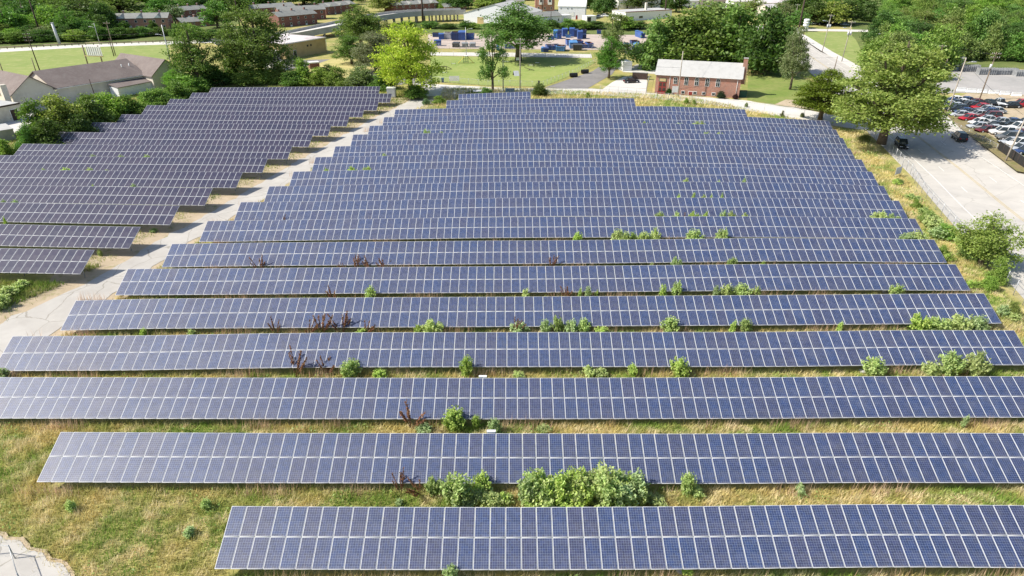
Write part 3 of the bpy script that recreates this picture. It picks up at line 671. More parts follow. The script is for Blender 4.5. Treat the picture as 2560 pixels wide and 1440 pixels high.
# the trees that stand out
T('full', 1028, 236, 55, 168, YG, 'bright yellow green tree with a broad crown at the top of the concrete track')
T('spray', 2205, 352, 92, 262, (.26, .40, .09), 'huge feathery light green tree overhanging the road')
T('spray', 2050, 298, 165, 140, (.150, .19, .025), 'small yellow green spreading tree beside the back road near the brick chapel')
T('loose', 1232, 232, 70, 105, MD, 'slim dark tree with gappy crown between the pole and the dog park fence')
T('broad', 1296, 152, 2, 205, MD, 'big dark round tree shading the path behind the dog park')
T('column', 1522, 196, 92, 92, (.14, .255, .045), 'green tree with layered crown at the head of the asphalt drive')
T('loose', 1530, 172, 28, 120, OL, 'tall wispy olive tree behind the layered tree by the drive')
T('bush2', 1640, 170, 40, 150, OL, 'loose olive tree left of the chapel roof beside the yard of containers')
T('bush', 1725, 165, 18, 215, (.16, .25, .055), 'large leafy tree directly behind the left half of the chapel roof')
T('bush2', 1835, 165, 6, 225, MD, 'large dense tree behind the right half of the chapel roof')
T('bush', 1908, 185, 14, 170, DK, 'dark tall tree right behind the chapel chimney')
T('bush', 1785, 110, 0, 190, OL, 'olive tree standing behind the trees at the chapel, below a pale house')
T('column', 1975, 224, 66, 95, GG, 'slim grey green tree on the lawn right of the chapel')
T('column', 498, 222, 58, 150, (.17, .265, .06), 'tall green tree at the right end of the long brown roofed warehouse')
T('broad', 442, 228, 172, 62, LG, 'smaller light green tree at the gable of the brown roofed warehouse')
T('full', 655, 200, 8, 185, MD, 'large dark tree in front of the brick terraces, left of the flat roofed tan building')
T('column', 590, 200, 60, 90, DK, 'dark narrow tree left of the large tree before the tan building')
T('broad', 905, 130, 8, 130, MD, 'tree hiding the middle of the concrete flyover')
T('full', 880, 160, 85, 90, (.13, .25, .055), 'rounded green tree right of the tan flat roofed building')
T('full', 940, 180, 78, 110, GG, 'dark grey green tree just left of the bright yellow green tree')
T('column', 975, 150, 55, 80, OL, 'olive tree peeping out behind the bright yellow green tree')
B('bush', 1215, 240, 218, 40, MD, 'small green bush at the foot of the slim dark tree', ground=True)
T('round', 2450, 660, 528, 150, (.25, .35, .085), 'rounded green tree growing through the roadside fence in the verge', ground=True)
B('bush2', 2490, 706, 640, 62, LG, 'leaning green bush on the fence below the rounded verge tree', ground=True)
B('bush', 1348, 240, 208, 42, DK, 'dark bush at the back road beside the short rear row of panels')
B('bush', 1040, 245, 212, 70, MD, 'low dark bush under the yellow green tree')
# hedge of trees and bushes beside the left field
for i, (x, y, yt, w, c) in enumerate([(112, 352, 250, 92, MD), (165, 345, 242, 110, LG), (78, 376, 312, 56, MD), (235, 322, 240, 95, MD), (130, 372, 300, 90, DK), (270, 296, 238, 85, LG), (330, 282, 240, 80, MD), (395, 268, 225, 80, LG), (440, 250, 205, 85, MD), (478, 232, 190, 80, LG), (18, 388, 352, 52, LG), (205, 350, 290, 70, DK)]):
    B('bush' if i % 2 else 'bush2', x, y, yt - 6, w * 1.2, c, f'leafy green hedge bush beside the dark rows, {["nearest the flat roofed shed", "light topped one before the shed door", "low one by the pale slab", "under the warehouse gable end", "dark low one touching the panel ends", "pale one below the long warehouse wall", "one below the leaning post", "light one by the lean-to", "one before the lean-to end", "last one by the tall tree", "cut off by the left edge", "dark one tucked in the middle"][i]}', 'hedge bushes left of the dark rows')
for i, (x, y, yt, w, c) in enumerate([(530, 212, 168, 80, DK), (588, 205, 160, 70, MD), (625, 212, 172, 70, LG), (672, 208, 158, 60, LG), (735, 214, 182, 50, MD), (762, 210, 150, 70, LG), (800, 212, 176, 50, LG), (845, 214, 172, 55, OL), (905, 216, 172, 65, GG), (955, 222, 182, 60, MD), (700, 206, 170, 50, OL), (820, 190, 168, 40, OL)]):
    B('bush2' if i % 2 else 'bush', x, y, yt - 8, w * 1.35, c, f'scrubby bush behind the rearmost dark row, {ORD[i] if i else "first"} of the line starting at the warehouse trees', 'scrubby bushes behind the dark rows')
# trees before and between the houses far off
FAR = [(25, 92, 8, 90, MD), (75, 80, -10, 110, DK), (135, 88, 12, 90, LG), (178, 92, 20, 70, MD), (215, 60, -15, 120, DK), (265, 78, 5, 80, DK), (300, 40, -20, 120, MD), (370, 15, -40, 150, DK), (410, 40, -10, 80, MD), (440, 60, 5, 60, GG), (545, 70, 0, 80, MD), (585, 40, -20, 90, DK), (640, 25, -25, 120, DK), (760, 12, -30, 120, DK), (812, 15, -25, 80, DK), (965, 30, -20, 90, OL), (1100, 25, 8, 30, LG), (1140, 22, -20, 90, DK), (1215, 26, -15, 70, LG), (1240, 15, -30, 100, DK), (1510, 36, -25, 70, DK), (1465, 20, -30, 60, DK), (1600, 22, -30, 90, DK), (1690, 30, -25, 70, DK), (1990, 70, 20, 60, MD), (1950, 60, 5, 70, GG), (2040, 62, 4, 90, DK), (2075, 64, -6, 80, LG), (2115, 60, 0, 80, DK), (2000, 40, -25, 110, DK), (2140, 40, -20, 90, DK), (1880, 40, -10, 80, OL), (35, 104, 70, 60, LG), (110, 100, 62, 60, GG), (190, 104, 70, 55, LG), (250, 100, 60, 60, MD), (355, 92, 65, 45, MD), (385, 82, 50, 30, DK), (312, 78, 48, 35, MD), (480, 98, 60, 60, LG), (1165, 72, 48, 40, DK), (1330, 60, 40, 45, MD), (1420, 75, 46, 60, MD), (1455, 74, 50, 50, LG), (1490, 72, 52, 60, DK), (1560, 75, 40, 60, LG), (1600, 72, 52, 50, DK), (1075, 70, 50, 60, MD), (1120, 72, 56, 55, DK), (1020, 72, 54, 55, MD), (230, 30, -25, 90, DK), (150, 35, -25, 110, MD), (60, 30, -30, 120, DK), (500, 12, -30, 90, DK), (690, 0, -40, 90, DK), (1320, 0, -40, 80, DK), (1850, 14, -25, 90, LG)]
FAR += [(14, 97, 58, 55, MD), (47, 93, 61, 63, LG), (83, 95, 56, 65, DK), (109, 92, 60, 48, OL), (147, 94, 58, 64, OL), (168, 97, 62, 51, DK), (204, 96, 69, 63, MD), (230, 93, 54, 54, DK), (269, 99, 69, 50, DK), (15, 83, 42, 50, DK), (42, 81, 49, 51, DK), (72, 88, 35, 59, LG), (96, 86, 50, 67, LG), (133, 87, 44, 71, MD), (176, 86, 32, 49, DK), (203, 80, 43, 72, MD), (227, 88, 50, 70, MD), (259, 87, 35, 52, DK), (9, 64, 25, 59, OL), (45, 64, 11, 63, MD), (78, 64, 10, 55, DK), (109, 71, 13, 60, MD), (130, 66, 17, 56, MD), (176, 65, 15, 53, MD), (193, 67, 26, 72, MD), (244, 70, 25, 64, DK), (270, 65, 25, 67, MD), (4, 50, -1, 62, OL), (34, 53, -8, 49, DK), (78, 46, -8, 69, DK), (106, 47, 3, 53, DK), (147, 52, -1, 62, MD), (171, 52, -4, 68, MD), (210, 50, -8, 64, DK), (231, 49, -2, 59, OL), (272, 53, 6, 60, LG), (9, 30, -20, 71, LG), (51, 30, -30, 56, DK), (73, 28, -21, 70, DK), (112, 34, -14, 49, LG), (144, 27, -28, 56, OL), (184, 31, -31, 69, LG), (232, 32, -30, 70, DK), (255, 33, -32, 49, MD), (435, 88, 73, 48, DK), (447, 97, 58, 39, MD), (474, 88, 59, 44, DK), (494, 104, 63, 38, MD), (512, 101, 70, 52, DK), (535, 89, 73, 42, DK), (565, 94, 68, 51, MD), (581, 99, 71, 48, DK), (610, 101, 64, 48, DK), (623, 90, 67, 46, LG), (654, 97, 64, 52, DK), (671, 104, 64, 44, LG), (441, 17, 0, 65, DK), (463, 14, -4, 68, DK), (484, 19, -21, 75, MD), (512, 40, -27, 75, DK), (535, 12, -22, 69, MD), (549, 39, -21, 78, DK), (579, 26, -14, 79, DK), (608, 22, -2, 85, MD), (631, 24, -5, 77, DK), (652, 25, -1, 72, MD), (1182, 72, 56, 49, LG), (1228, 66, 57, 45, DK), (1284, 74, 55, 54, MD), (1338, 67, 54, 46, DK), (1378, 75, 49, 47, DK), (1424, 67, 55, 40, MD), (1471, 73, 57, 45, DK), (1531, 67, 58, 44, MD), (1575, 71, 54, 36, DK), (835, 12, -17, 47, MD), (869, 11, -27, 59, DK), (904, 5, -30, 41, LG), (951, 11, -16, 48, DK), (978, 7, -14, 51, LG), (1019, 13, -29, 58, LG), (1053, 6, -13, 46, DK), (1095, 8, -29, 57, LG), (1122, 12, -24, 51, LG), (1170, 14, -15, 47, MD), (1644, 20, -20, 73, DK), (1752, 4, -29, 50, OL), (1917, 13, -20, 57, MD), (2079, 9, -30, 51, MD), (1997, 40, 6, 70, DK), (2024, 57, 9, 61, MD), (2048, 53, 12, 48, LG), (2078, 41, -1, 56, DK), (2093, 43, 0, 62, DK), (2121, 43, 6, 61, DK), (2136, 45, 4, 53, DK), (2167, 53, 3, 68, DK)]
FAR += [(8, 108, 81, 66, MD), (44, 108, 78, 66, MD), (65, 101, 79, 61, DK), (102, 104, 73, 64, DK), (120, 104, 74, 59, DK), (155, 103, 82, 58, DK), (182, 97, 78, 65, OL), (214, 96, 68, 46, DK), (246, 95, 68, 55, DK), (276, 97, 75, 66, DK), (305, 97, 67, 58, DK), (330, 93, 69, 51, DK), (368, 90, 67, 55, MD), (400, 89, 64, 57, DK)]
FAR.sort(key=lambda q: q[0])
nm = {id(DK): 'dark green', id(MD): 'mid green', id(LG): 'light green', id(OL): 'olive', id(GG): 'grey green'}
cnt = {}
for x, y, yt, w, c in FAR: cnt[id(c), x // 640] = cnt.get((id(c), x // 640), 0) + 1
seq = {}
SPOT = ['by the highway', 'by the flyover', 'by the white sheds', 'by the far road end']
for i, (x, y, yt, w, c) in enumerate(FAR):
    key = (id(c), x // 640); seq[key] = seq.get(key, 0) + 1
    o = '' if cnt[key] == 1 else f', {"first" if seq[key] == 1 else ORD[seq[key] - 1] if seq[key] < 20 else "number " + str(seq[key])} from left'
    T(('small', 'small2', 'bush')[i % 3], x, y, yt, w, c, f'{nm[id(c)]} distant tree {SPOT[x // 640]}{o}', 'far trees among the houses')
# the wood on the right
WD, rw = [], random.Random(9)
for r in range(12):
    Y = 196 + r * 19 + (r > 5) * 6 * (r - 5)
    xl = proj(0, Y, 0)[1]
    for q in range(26):
        X = Y * .54 + 2 + q * 8.6 + rw.uniform(-2.5, 2.5); Yj = Y + rw.uniform(-7, 7); px, py = proj(X, Yj, 0)
        lim = np.interp(py, [0, 60, 100, 130, 160, 190, 240], [2190, 2165, 2150, 2150, 2175, 2215, 2285])
        if px < lim or px > 2620: continue
        if py > np.interp(px, [2150, 2300, 2360, 2560], [240, 225, 150, 158]): continue
        WD.append((r, X, Yj, px, py))
n_in = {}
for r, X, Y, px, py in WD: n_in[r] = n_in.get(r, 0) + 1
seq = {}
for i, (r, X, Y, px, py) in enumerate(WD):
    seq[r] = seq.get(r, 0) + 1; p = Vector((X, Y, 0)); h = rw.uniform(8.5, 14); w = rw.uniform(11, 16); c = rw.choice([(.22, .32, .085), OL, LG, MD, (.165, .275, .065), (.21, .30, .08), DK])
    root = plant(('bush', 'bush2', 'bush', 'full')[i % 4] if r < 5 else ('round', 'broad', 'full', 'round')[i % 4], 0, 0, proj(X, Y, h)[1], w / mpp(p), c, 'tree', 'tree', f'tree in rank {r + 1} of the wood beyond the car lot, {ORD[min(seq[r] - 1, 18)] if seq[r] > 1 else "first"} from left', 'trees of the wood beyond the car lot', p=p)

# ------------------------------------------------------------------ weeds of the field
def weed_mesh(seed, H=1.0, n_st=9, spread=.42, leaf=.15, per=26):
    rg = np.random.default_rng(seed); V = []; st = MB()
    for s in range(n_st):
        a = rg.uniform(0, 6.28); r = rg.uniform(.1, 1) * spread; h = H * rg.uniform(.55, 1.0) * (1.05 - .5 * r / spread)
        b = np.array([math.cos(a) * r * .25, math.sin(a) * r * .25, 0]); e = np.array([math.cos(a) * r, math.sin(a) * r, h])
        st.tube([tuple(b), tuple((b + e) / 2 + [0, 0, .05]), tuple(e)], [.012, .009, .004], M['weedstem'], 5)
        t = rg.uniform(.12, 1.0, per) ** .8; P = b + (e - b) * t[:, None]
        P += rg.normal(0, 1, (per, 3)) * np.array([.085, .085, .05]) * (1.25 - .7 * t[:, None])
        sz = leaf * (1.25 - .75 * t)[:, None]
        nr = rg.normal(0, .55, (per, 3)) + np.array([0, 0, 1.0]); nr /= np.linalg.norm(nr, axis=1)[:, None]
        u = np.cross(nr, rg.normal(0, 1, (per, 3))); u /= np.linalg.norm(u, axis=1)[:, None]; v = np.cross(nr, u)
        u = u * sz * .75; v = v * sz * .42
        V.append(np.stack([P - u, P + v, P + u, P - v], 1).reshape(-1, 3))
    V = np.concatenate(V)
    return npmesh('foliage', V, np.arange(len(V)).reshape(-1, 4), [M['weed']]), st.mesh('stem')
M['weedstem'] = plain('weed_stem', (.16, .15, .06), .7)
WEED = [weed_mesh(100 + i, 1.0, n, s, l, p) for i, (n, s, l, p) in enumerate([(18, .45, .13, 48), (13, .34, .12, 44), (26, .55, .13, 50), (10, .25, .12, 40)])]
def dock_mesh(seed):
    rg = np.random.default_rng(seed); V = []; st = MB()
    for s in range(7):
        a = rg.uniform(0, 6.28); l = rg.uniform(.2, .7); h = rg.uniform(.55, 1.0); e = np.array([math.cos(a) * l, math.sin(a) * l, h])
        st.tube([(0, 0, 0), tuple(e * .5 + [0, 0, .06]), tuple(e)], [.014, .01, .004], M['dockstem'], 5)
        n = 70; t = rg.uniform(.42, 1.0, n); P = e * t[:, None] + rg.normal(0, .022, (n, 3))
        d = rg.normal(0, 1, (n, 3)) + [0, 0, 1.2]; d /= np.linalg.norm(d, axis=1)[:, None]; u = np.cross(d, rg.normal(0, 1, (n, 3))); u /= np.linalg.norm(u, axis=1)[:, None]
        V.append(np.stack([P - u * .022, P + d * .045, P + u * .022, P - d * .045], 1).reshape(-1, 3))
    V = np.concatenate(V); return npmesh('foliage', V, np.arange(len(V)).reshape(-1, 4), [M['weed']]), st.mesh('stem')  # this foliage mesh holds the dried flower spikes
M['dockstem'] = plain('dock_stem', (.16, .06, .04), .8)
DOCK = [dock_mesh(200 + i) for i in range(3)]
# (x, foot y, height px, width px) in the strip in front of each blue row (0: before the first)
WEEDS = {
 0: [(1125, 1452, 62, 50), (1715, 1436, 30, 34), (185, 1278, 36, 34), (935, 1352, 26, 30), (478, 1338, 26, 36), (1000, 1262, 20, 24), (520, 1270, 30, 36)],
 1: [(1085, 1230, 48, 46), (1140, 1252, 92, 88), (1200, 1228, 58, 60), (1180, 1268, 30, 50), (1225, 1266, 40, 60), (1262, 1262, 34, 50), (1315, 1262, 88, 62), (1350, 1250, 80, 70), (1395, 1258, 88, 70), (1440, 1264, 80, 75), (1475, 1246, 84, 70), (1520, 1258, 102, 85), (1560, 1250, 98, 70), (1592, 1264, 64, 55), (1330, 1256, 84, 80), (1372, 1264, 66, 90), (1412, 1246, 78, 80), (1455, 1254, 86, 90), (1498, 1250, 96, 90), (1540, 1262, 84, 95), (1575, 1244, 82, 80), (1420, 1266, 52, 90), (1510, 1266, 54, 90), (1350, 1266, 44, 80), (1155, 1262, 40, 70), (1205, 1256, 44, 70), (1245, 1266, 38, 80), (1718, 1224, 54, 48), (1742, 1240, 28, 36), (1640, 1262, 22, 60), (1998, 1234, 30, 32)],
 2: [(1143, 1064, 58, 64), (1242, 1082, 42, 48), (1062, 1082, 26, 40), (1190, 1058, 30, 34), (1360, 1078, 18, 36), (2415, 1046, 16, 24)],
 3: [(875, 934, 54, 58), (1168, 927, 50, 42), (950, 944, 26, 38), (1475, 932, 30, 40), (1500, 940, 24, 40), (1585, 926, 26, 30), (1700, 942, 66, 58), (2187, 928, 44, 56), (2325, 920, 28, 42), (2375, 930, 60, 70), (2425, 932, 62, 76), (1295, 944, 22, 36), (10, 935, 26, 40)],
 4: [(1080, 828, 50, 52), (1046, 826, 18, 22), (1298, 830, 34, 48), (1367, 830, 48, 34), (1400, 826, 46, 30), (1428, 830, 46, 36), (1462, 828, 46, 44), (1505, 826, 16, 36), (1678, 828, 50, 52), (1830, 820, 26, 24), (1868, 820, 40, 30), (2300, 822, 50, 56), (2345, 824, 52, 60), (2390, 826, 52, 64), (2440, 822, 50, 60), (355, 834, 20, 20), (480, 834, 16, 22), (2100, 814, 16, 18), (905, 828, 14, 40)],
 5: [(925, 741, 36, 26), (1312, 741, 30, 22), (1448, 733, 20, 14), (1468, 732, 32, 22), (1488, 738, 16, 14), (1660, 734, 30, 22), (1690, 735, 42, 36), (1790, 736, 34, 30), (1816, 737, 36, 36), (1856, 737, 38, 40), (1893, 735, 34, 30), (2238, 733, 34, 42), (2420, 722, 26, 34), (2500, 790, 34, 40), (2530, 800, 26, 40)],
 6: [(1632, 662, 12, 14), (1693, 661, 32, 26), (1830, 660, 32, 36), (1908, 658, 10, 16), (2365, 654, 30, 34), (2435, 720, 28, 40)],
 7: [(1440, 599, 28, 18), (1540, 599, 32, 26), (1563, 600, 32, 26), (1583, 600, 24, 20), (1612, 600, 28, 24), (1636, 600, 32, 26), (1733, 596, 28, 32), (1802, 597, 30, 32), (2268, 597, 24, 34), (2292, 600, 28, 36), (2345, 598, 34, 46), (2330, 572, 32, 50), (2420, 620, 34, 60)],
 8: [(1650, 542, 19, 24), (1690, 541, 16, 14), (1730, 541, 19, 18), (1748, 541, 16, 16), (1760, 541, 19, 14), (1808, 541, 18, 18), (1832, 541, 16, 18), (1868, 540, 13, 20), (2200, 546, 20, 34), (2235, 547, 20, 34), (2310, 540, 22, 36)],
 9: [(1697, 494, 17, 13), (1731, 494, 16, 12), (1760, 494, 17, 15), (1780, 494, 13, 10), (1806, 494, 12, 9), (2280, 500, 16, 30)],
 10: [(1712, 455, 15, 14), (1797, 454, 11, 11), (1857, 455, 13, 12), (1012, 498, 9, 8)],
 11: [(815, 427, 7, 11), (883, 426, 17, 25), (918, 426, 17, 25), (2240, 462, 14, 24)],
 12: [(960, 392, 15, 16)],
 14: [(1067, 334, 14, 17), (1105, 334, 10, 13), (1765, 336, 11, 16), (1802, 336, 11, 22)],
 15: [(1615, 308, 11, 18), (1700, 309, 7, 20), (1742, 310, 8, 24), (1758, 310, 10, 16)],
}
DOCKS = {0: [(845, 1420, 16, 26), (1105, 1346, 10, 12)], 1: [(1000, 1208, 26, 30), (1050, 1212, 36, 40)], 2: [(1025, 1045, 36, 50)], 3: [(736, 920, 40, 42), (815, 925, 32, 40)], 4: [(685, 818, 22, 26), (770, 828, 34, 26), (803, 830, 42, 36), (855, 824, 38, 40), (912, 820, 24, 30), (1285, 826, 36, 26)], 5: [(830, 735, 22, 24), (1418, 742, 26, 26), (1385, 735, 12, 14)], 6: [(650, 668, 26, 26), (888, 664, 24, 26), (925, 666, 24, 26), (962, 663, 22, 26), (1378, 664, 24, 24), (858, 660, 10, 12)], 8: [(705, 549, 10, 16), (1709, 540, 13, 12)]}
def foot(k, x, y):
    if k == 0: return GT(x, y)
    Y = RR[k][0] - TL * math.cos(TILT_R); g = GT(x, y)
    if k < 6: return g if g.y < Y - .15 else Vector((atY(x, y, Y - .3).x, Y - .3, tz(g.x, Y - .3)))
    y -= 1.5; Y -= rt.uniform(.3, .6); X = atY(x, y, Y).x; return Vector((X, Y, tz(X, Y)))
def strip(k):
    if k == 0: return 'before the frontmost blue row'
    return f'behind the {ORD[k - 1]} blue row'
rg_ = random.Random(4)
def weedcol(): b = rg_.uniform(.85, 1.2); return rg_.choice([(.42 * b, .52 * b, .19 * b), (.48 * b, .55 * b, .22 * b), (.40 * b, .50 * b, .24 * b), (.46 * b, .58 * b, .15 * b)])
def count_label(what, i, n): return what if n == 1 else (f'{what}, {"first" if i == 0 else ORD[i]} such one from left' if n > 1 else what)
for k, lst in WEEDS.items():
    lst = sorted(lst)
    sized = ['tall' if h * 1.0 > (60 if k < 2 else 40 if k < 5 else 25 if k < 8 else 14) else 'low' for x, y, h, w in lst]
    seq = {}
    for i, (x, y, h, w) in enumerate(lst):
        p = foot(k, x, y) if x < proj(RR[k][1][-1][0], RR[k][0] - 3.6, 0)[0] - 4 else GT(x, y); H = hgt(p, y - h * (1.25 if k > 6 else 1)); Wd = w * mpp(p) * (1.3 if k > 6 else 1); z = sized[i]; seq[z] = seq.get(z, 0) + 1
        kind = 2 if Wd > 1.1 else (i % 2 if z == 'tall' else 0) if Wd > .6 else 3 if i % 2 else 1
        root = empty('weed', p, 0, count_label(f'{z} leafy green weed {strip(k)}', seq[z] - 1, sized.count(z)), 'weed', 'leafy weeds between the rows')
        me, st = WEED[kind]; s = (Wd / (2 * (.45, .34, .55, .25)[kind] + .14),) * 2 + (H,); rz = rg_.uniform(0, 6.28)
        s = (s[0] * rg_.uniform(.8, 1.45), s[1] * rg_.uniform(.8, 1.3), s[2] * rg_.uniform(.85, 1.1)); ro = (rg_.uniform(-.18, .18), rg_.uniform(-.18, .18), rz)
        put('foliage', me, root, rot=ro, scale=s, color=weedcol()); put('stem', st, root, rot=ro, scale=s)
for k, lst in DOCKS.items():
    for i, (x, y, h, w) in enumerate(sorted(lst)):
        p = foot(k, x, y); H = hgt(p, y - h); Wd = w * mpp(p)
        root = empty('dock_plant', p, 0, count_label(f'reddish dried dock {strip(k)}', i, len(lst)), 'weed', 'dried docks between the rows')
        me, st = DOCK[i % 3]; s = (Wd / .8, Wd / .8, H); rz = rg_.uniform(0, 6.28); b = rg_.uniform(.8, 1.2)
        ro = (rg_.uniform(-.2, .2), rg_.uniform(-.1, .35), rz); put('foliage', me, root, rot=ro, scale=s, color=(.33 * b, .17 * b, .115 * b)); put('stem', st, root, rot=ro, scale=s)  # the foliage part of a dock is its flower spikes
LW = [(1, 20, 745, 34, 60), (1, 55, 720, 24, 40), (1, 5, 770, 40, 50), (7, 200, 392, 8, 16), (7, 230, 392, 12, 24), (7, 300, 393, 11, 26), (7, 365, 393, 12, 26), (6, 107, 425, 10, 16), (6, 160, 425, 11, 36), (6, 223, 427, 14, 24), (6, 265, 427, 8, 20), (5, 232, 465, 9, 14), (5, 333, 467, 15, 18), (4, 8, 506, 14, 18), (4, 36, 506, 14, 22), (3, 10, 548, 14, 14), (1, 252, 640, 22, 16), (1, 385, 580, 12, 20)]
for j, (k, x, y, h, w) in enumerate(LW):
    p = GT(x, y)
    if k > 1: Yl = RL[k - 1][0] - TL * math.cos(TILT_L) - .45; X = atY(x, y, Yl).x; p = Vector((X, Yl, tz(X, Yl)))
    H = hgt(p, y - h); Wd = w * mpp(p); same = sorted(q[1] for q in LW if q[0] == k); i = same.index(x)
    root = empty('weed', p, 0, count_label(f'green weed at the foot of the {ORD[k - 1] if k > 1 else "front"} dark panel row', i, len(same)), 'weed', 'weeds among the dark rows')
    me, st = WEED[2 if Wd > 1 else 0]; s = (Wd / 1.1, Wd / 1.1, H)
    put('foliage', me, root, scale=s, color=weedcol()); put('stem', st, root, scale=s)
# ------------------------------------------------------------------ buildings
_wc = {}
def window_mesh(w, h, frame, arch=False, bars=True):
    key = (round(w, 2), round(h, 2), frame.name, arch)
    if key in _wc: return _wc[key]
    mb = MB(); f = .09
    if arch:
        r = w / 2; n = 10
        out = [(-r, 0), (r, 0)] + [(r * math.cos(math.pi * i / n), h - r + r * math.sin(math.pi * i / n)) for i in range(n + 1)]
        q = r - f; inn = [(-q, f), (q, f)] + [(q * math.cos(math.pi * i / n), h - r + q * math.sin(math.pi * i / n)) for i in range(n + 1)]
        mb.prism(out, 'y', -.08, .05, frame); mb.prism(inn, 'y', -.10, -.082, M['glass'])
    else:
        mb.box(-w / 2, -.08, 0, w / 2, .05, h, frame); mb.box(-w / 2 + f, -.10, f, w / 2 - f, -.082, h - f, M['glass'])
    if bars:
        mb.box(-w / 2 + f, -.115, h * .5 - .025, w / 2 - f, -.101, h * .5 + .025, frame); mb.box(-.025, -.113, f, .025, -.1005, h - f - (.1 if arch else 0), frame)
    _wc[key] = mb.mesh('window'); return _wc[key]
class House:
    """A, B: picture spots at the foot of the front wall; local x runs from A to B, local y away from the viewer"""
    def __init__(s, name, label, cat, A, B, wall_h, depth, group=None, world=False):
        a = Vector(A) if world else G(*A); b = Vector(B) if world else G(*B); s.L = (b - a).length; s.D = depth; s.h = wall_h
        s.o = empty(name, a, math.atan2(b.y - a.y, b.x - a.x), label, cat, group)
    def walls(s, m, gable=None, ridge=0):
        mb = MB(); L, D, h = s.L, s.D, s.h
        if gable == 'x': mb.prism([(0, -.3), (D, -.3), (D, h), (D / 2, ridge), (0, h)], 'x', 0, L, m)
        elif gable == 'y': mb.prism([(0, -.3), (L, -.3), (L, h), (L / 2, ridge), (0, h)], 'y', 0, D, m)
        else: mb.box(0, 0, -.3, L, D, h, m)
        mb.build('wall', s.o); return s
    def roof(s, m, kind, ridge, ov=.35, trim=None, chimneys=(), dormers=()):
        mb = MB(); L, D, h = s.L, s.D, s.h; t = .16
        if kind in 'xy':
            W = D if kind == 'x' else L; k = (ridge - h) / (W / 2); e = h - ov * k
            prof = [(-ov, e + .02), (W / 2, ridge + .02), (W + ov, e + .02), (W + ov, e + t), (W / 2, ridge + t + .02), (-ov, e + t)]
            mb.prism(prof, kind, -ov, (L if kind == 'x' else D) + ov, m)
        elif kind == 'f':
            mb.box(-ov, -ov, h, L + ov, D + ov, h + .18, m)
            if trim:
                for q in ((-ov - .03, -ov - .03, L + ov + .03, -ov), (-ov - .03, D + ov, L + ov + .03, D + ov + .03)): mb.box(q[0], q[1], h - .1, q[2], q[3], h + .24, trim)
        elif kind == 'h':
            z1 = h + .05; V = [(-ov, -ov, z1), (L + ov, -ov, z1), (L + ov, D + ov, z1), (-ov, D + ov, z1), (D / 2, D / 2, ridge), (L - D / 2, D / 2, ridge)]
            mb.faces(V, [(0, 1, 5, 4), (1, 2, 5), (2, 3, 4, 5), (3, 0, 4), (3, 2, 1, 0)], m)
        rf = mb.build('roof', s.o)
        for c in chimneys:
            x, y, w, z = c; cb = MB(); cb.box(x - w / 2, y - w / 2, h - .2, x + w / 2, y + w / 2, z, M['brick'] if s.__dict__.get('bm') is None else s.bm); cb.box(x - w / 2 - .06, y - w / 2 - .06, z, x + w / 2 + .06, y + w / 2 + .06, z + .12, M['concrete']); cb.build('chimney', rf)
        for x, w, mt in dormers:                       # low gabled breaks in the roof, white edged
            db = MB(); z0 = h + .1; zr = ridge + .35; y1 = s.D / 2
            db.faces([(x - w / 2, -.45, z0), (x + w / 2, -.45, z0), (x, -.45, z0 + w * .42), (x - w / 2, y1, zr - w * .42), (x + w / 2, y1, zr - w * .42), (x, y1, zr)], [(0, 2, 5, 3), (2, 1, 4, 5)], m)
            db.faces([(x - w / 2, -.47, z0), (x + w / 2, -.47, z0), (x, -.47, z0 + w * .42)], [(0, 1, 2)], M['white']); db.build('dormer', rf)
        return s
    def win(s, x, z, w=1.0, h=1.3, side='F', frame=None, arch=False, bars=True, name='window'):
        me = window_mesh(w, h, frame or M['white'], arch, bars)
        loc, rz = {'F': ((x, 0, z), 0), 'L': ((0, x, z), -math.pi / 2), 'R': ((s.L, x, z), math.pi / 2)}[side]
        put(name, me, s.o, loc=loc, rot=(0, 0, rz)); return s
    def grid(s, nx_, zs, w=1.0, h=1.3, side='F', x0=None, x1=None, frame=None):
        L = s.L if side == 'F' else s.D; x0 = x0 if x0 is not None else L * .5 / nx_; x1 = x1 if x1 is not None else L - L * .5 / nx_
        for z in zs:
            for i in range(nx_): s.win(x0 + (x1 - x0) * (i / max(1, nx_ - 1)), z, w, h, side, frame, bars=False)
        return s
    def door(s, x, w, h, m, z=0, side='F', name='door'):
        mb = MB(); mb.box(-w / 2 - .1, -.05, 0, w / 2 + .1, .04, h + .1, M['white'] if m is not M['white'] else M['steel']); mb.box(-w / 2, -.08, 0, w / 2, -.051, h, m)
        loc, rz = {'F': ((x, 0, z), 0), 'L': ((0, x, z), -math.pi / 2), 'R': ((s.L, x, z), math.pi / 2)}[side]
        d = mb.build(name, s.o, loc=loc, rot=(0, 0, rz)); return s
    def local(s, p):
        return s.o.matrix_basis @ Vector(p)

# the brick chapel
ch = House('brick_chapel', 'red brick chapel with pale grey gabled roof and arched windows facing the field', 'chapel', (1636, 233), (1846, 246), 5.0, 8.6)
ch.walls(M['brick'], 'x', 7.9).roof(M['paleroof'], 'x', 7.9, .35)
cx = lambda px: (px - 1636) / 210 * ch.L
mb = MB(); mb.box(ch.L - .1, 3.2, 3, ch.L + .95, 4.3, 9.3, M['brick']); mb.box(ch.L - .17, 3.13, 9.3, ch.L + 1.02, 4.37, 9.45, M['concrete']); mb.build('chimney', ch.o)
for px in (1713, 1739, 1765, 1791): ch.win(cx(px), 2.55, 1.05, 2.15, arch=True)
ch.win(cx(1686), 2.75, 1.0, 1.6)
for px in (1708, 1738, 1760, 1784): ch.win(cx(px), .35, .95, .75, bars=False)
ch.door(cx(1727), .95, .95, M['red'], .02)
mb = MB(); mb.box(-.95, -.07, .5, .95, .04, 3.0, M['red'])
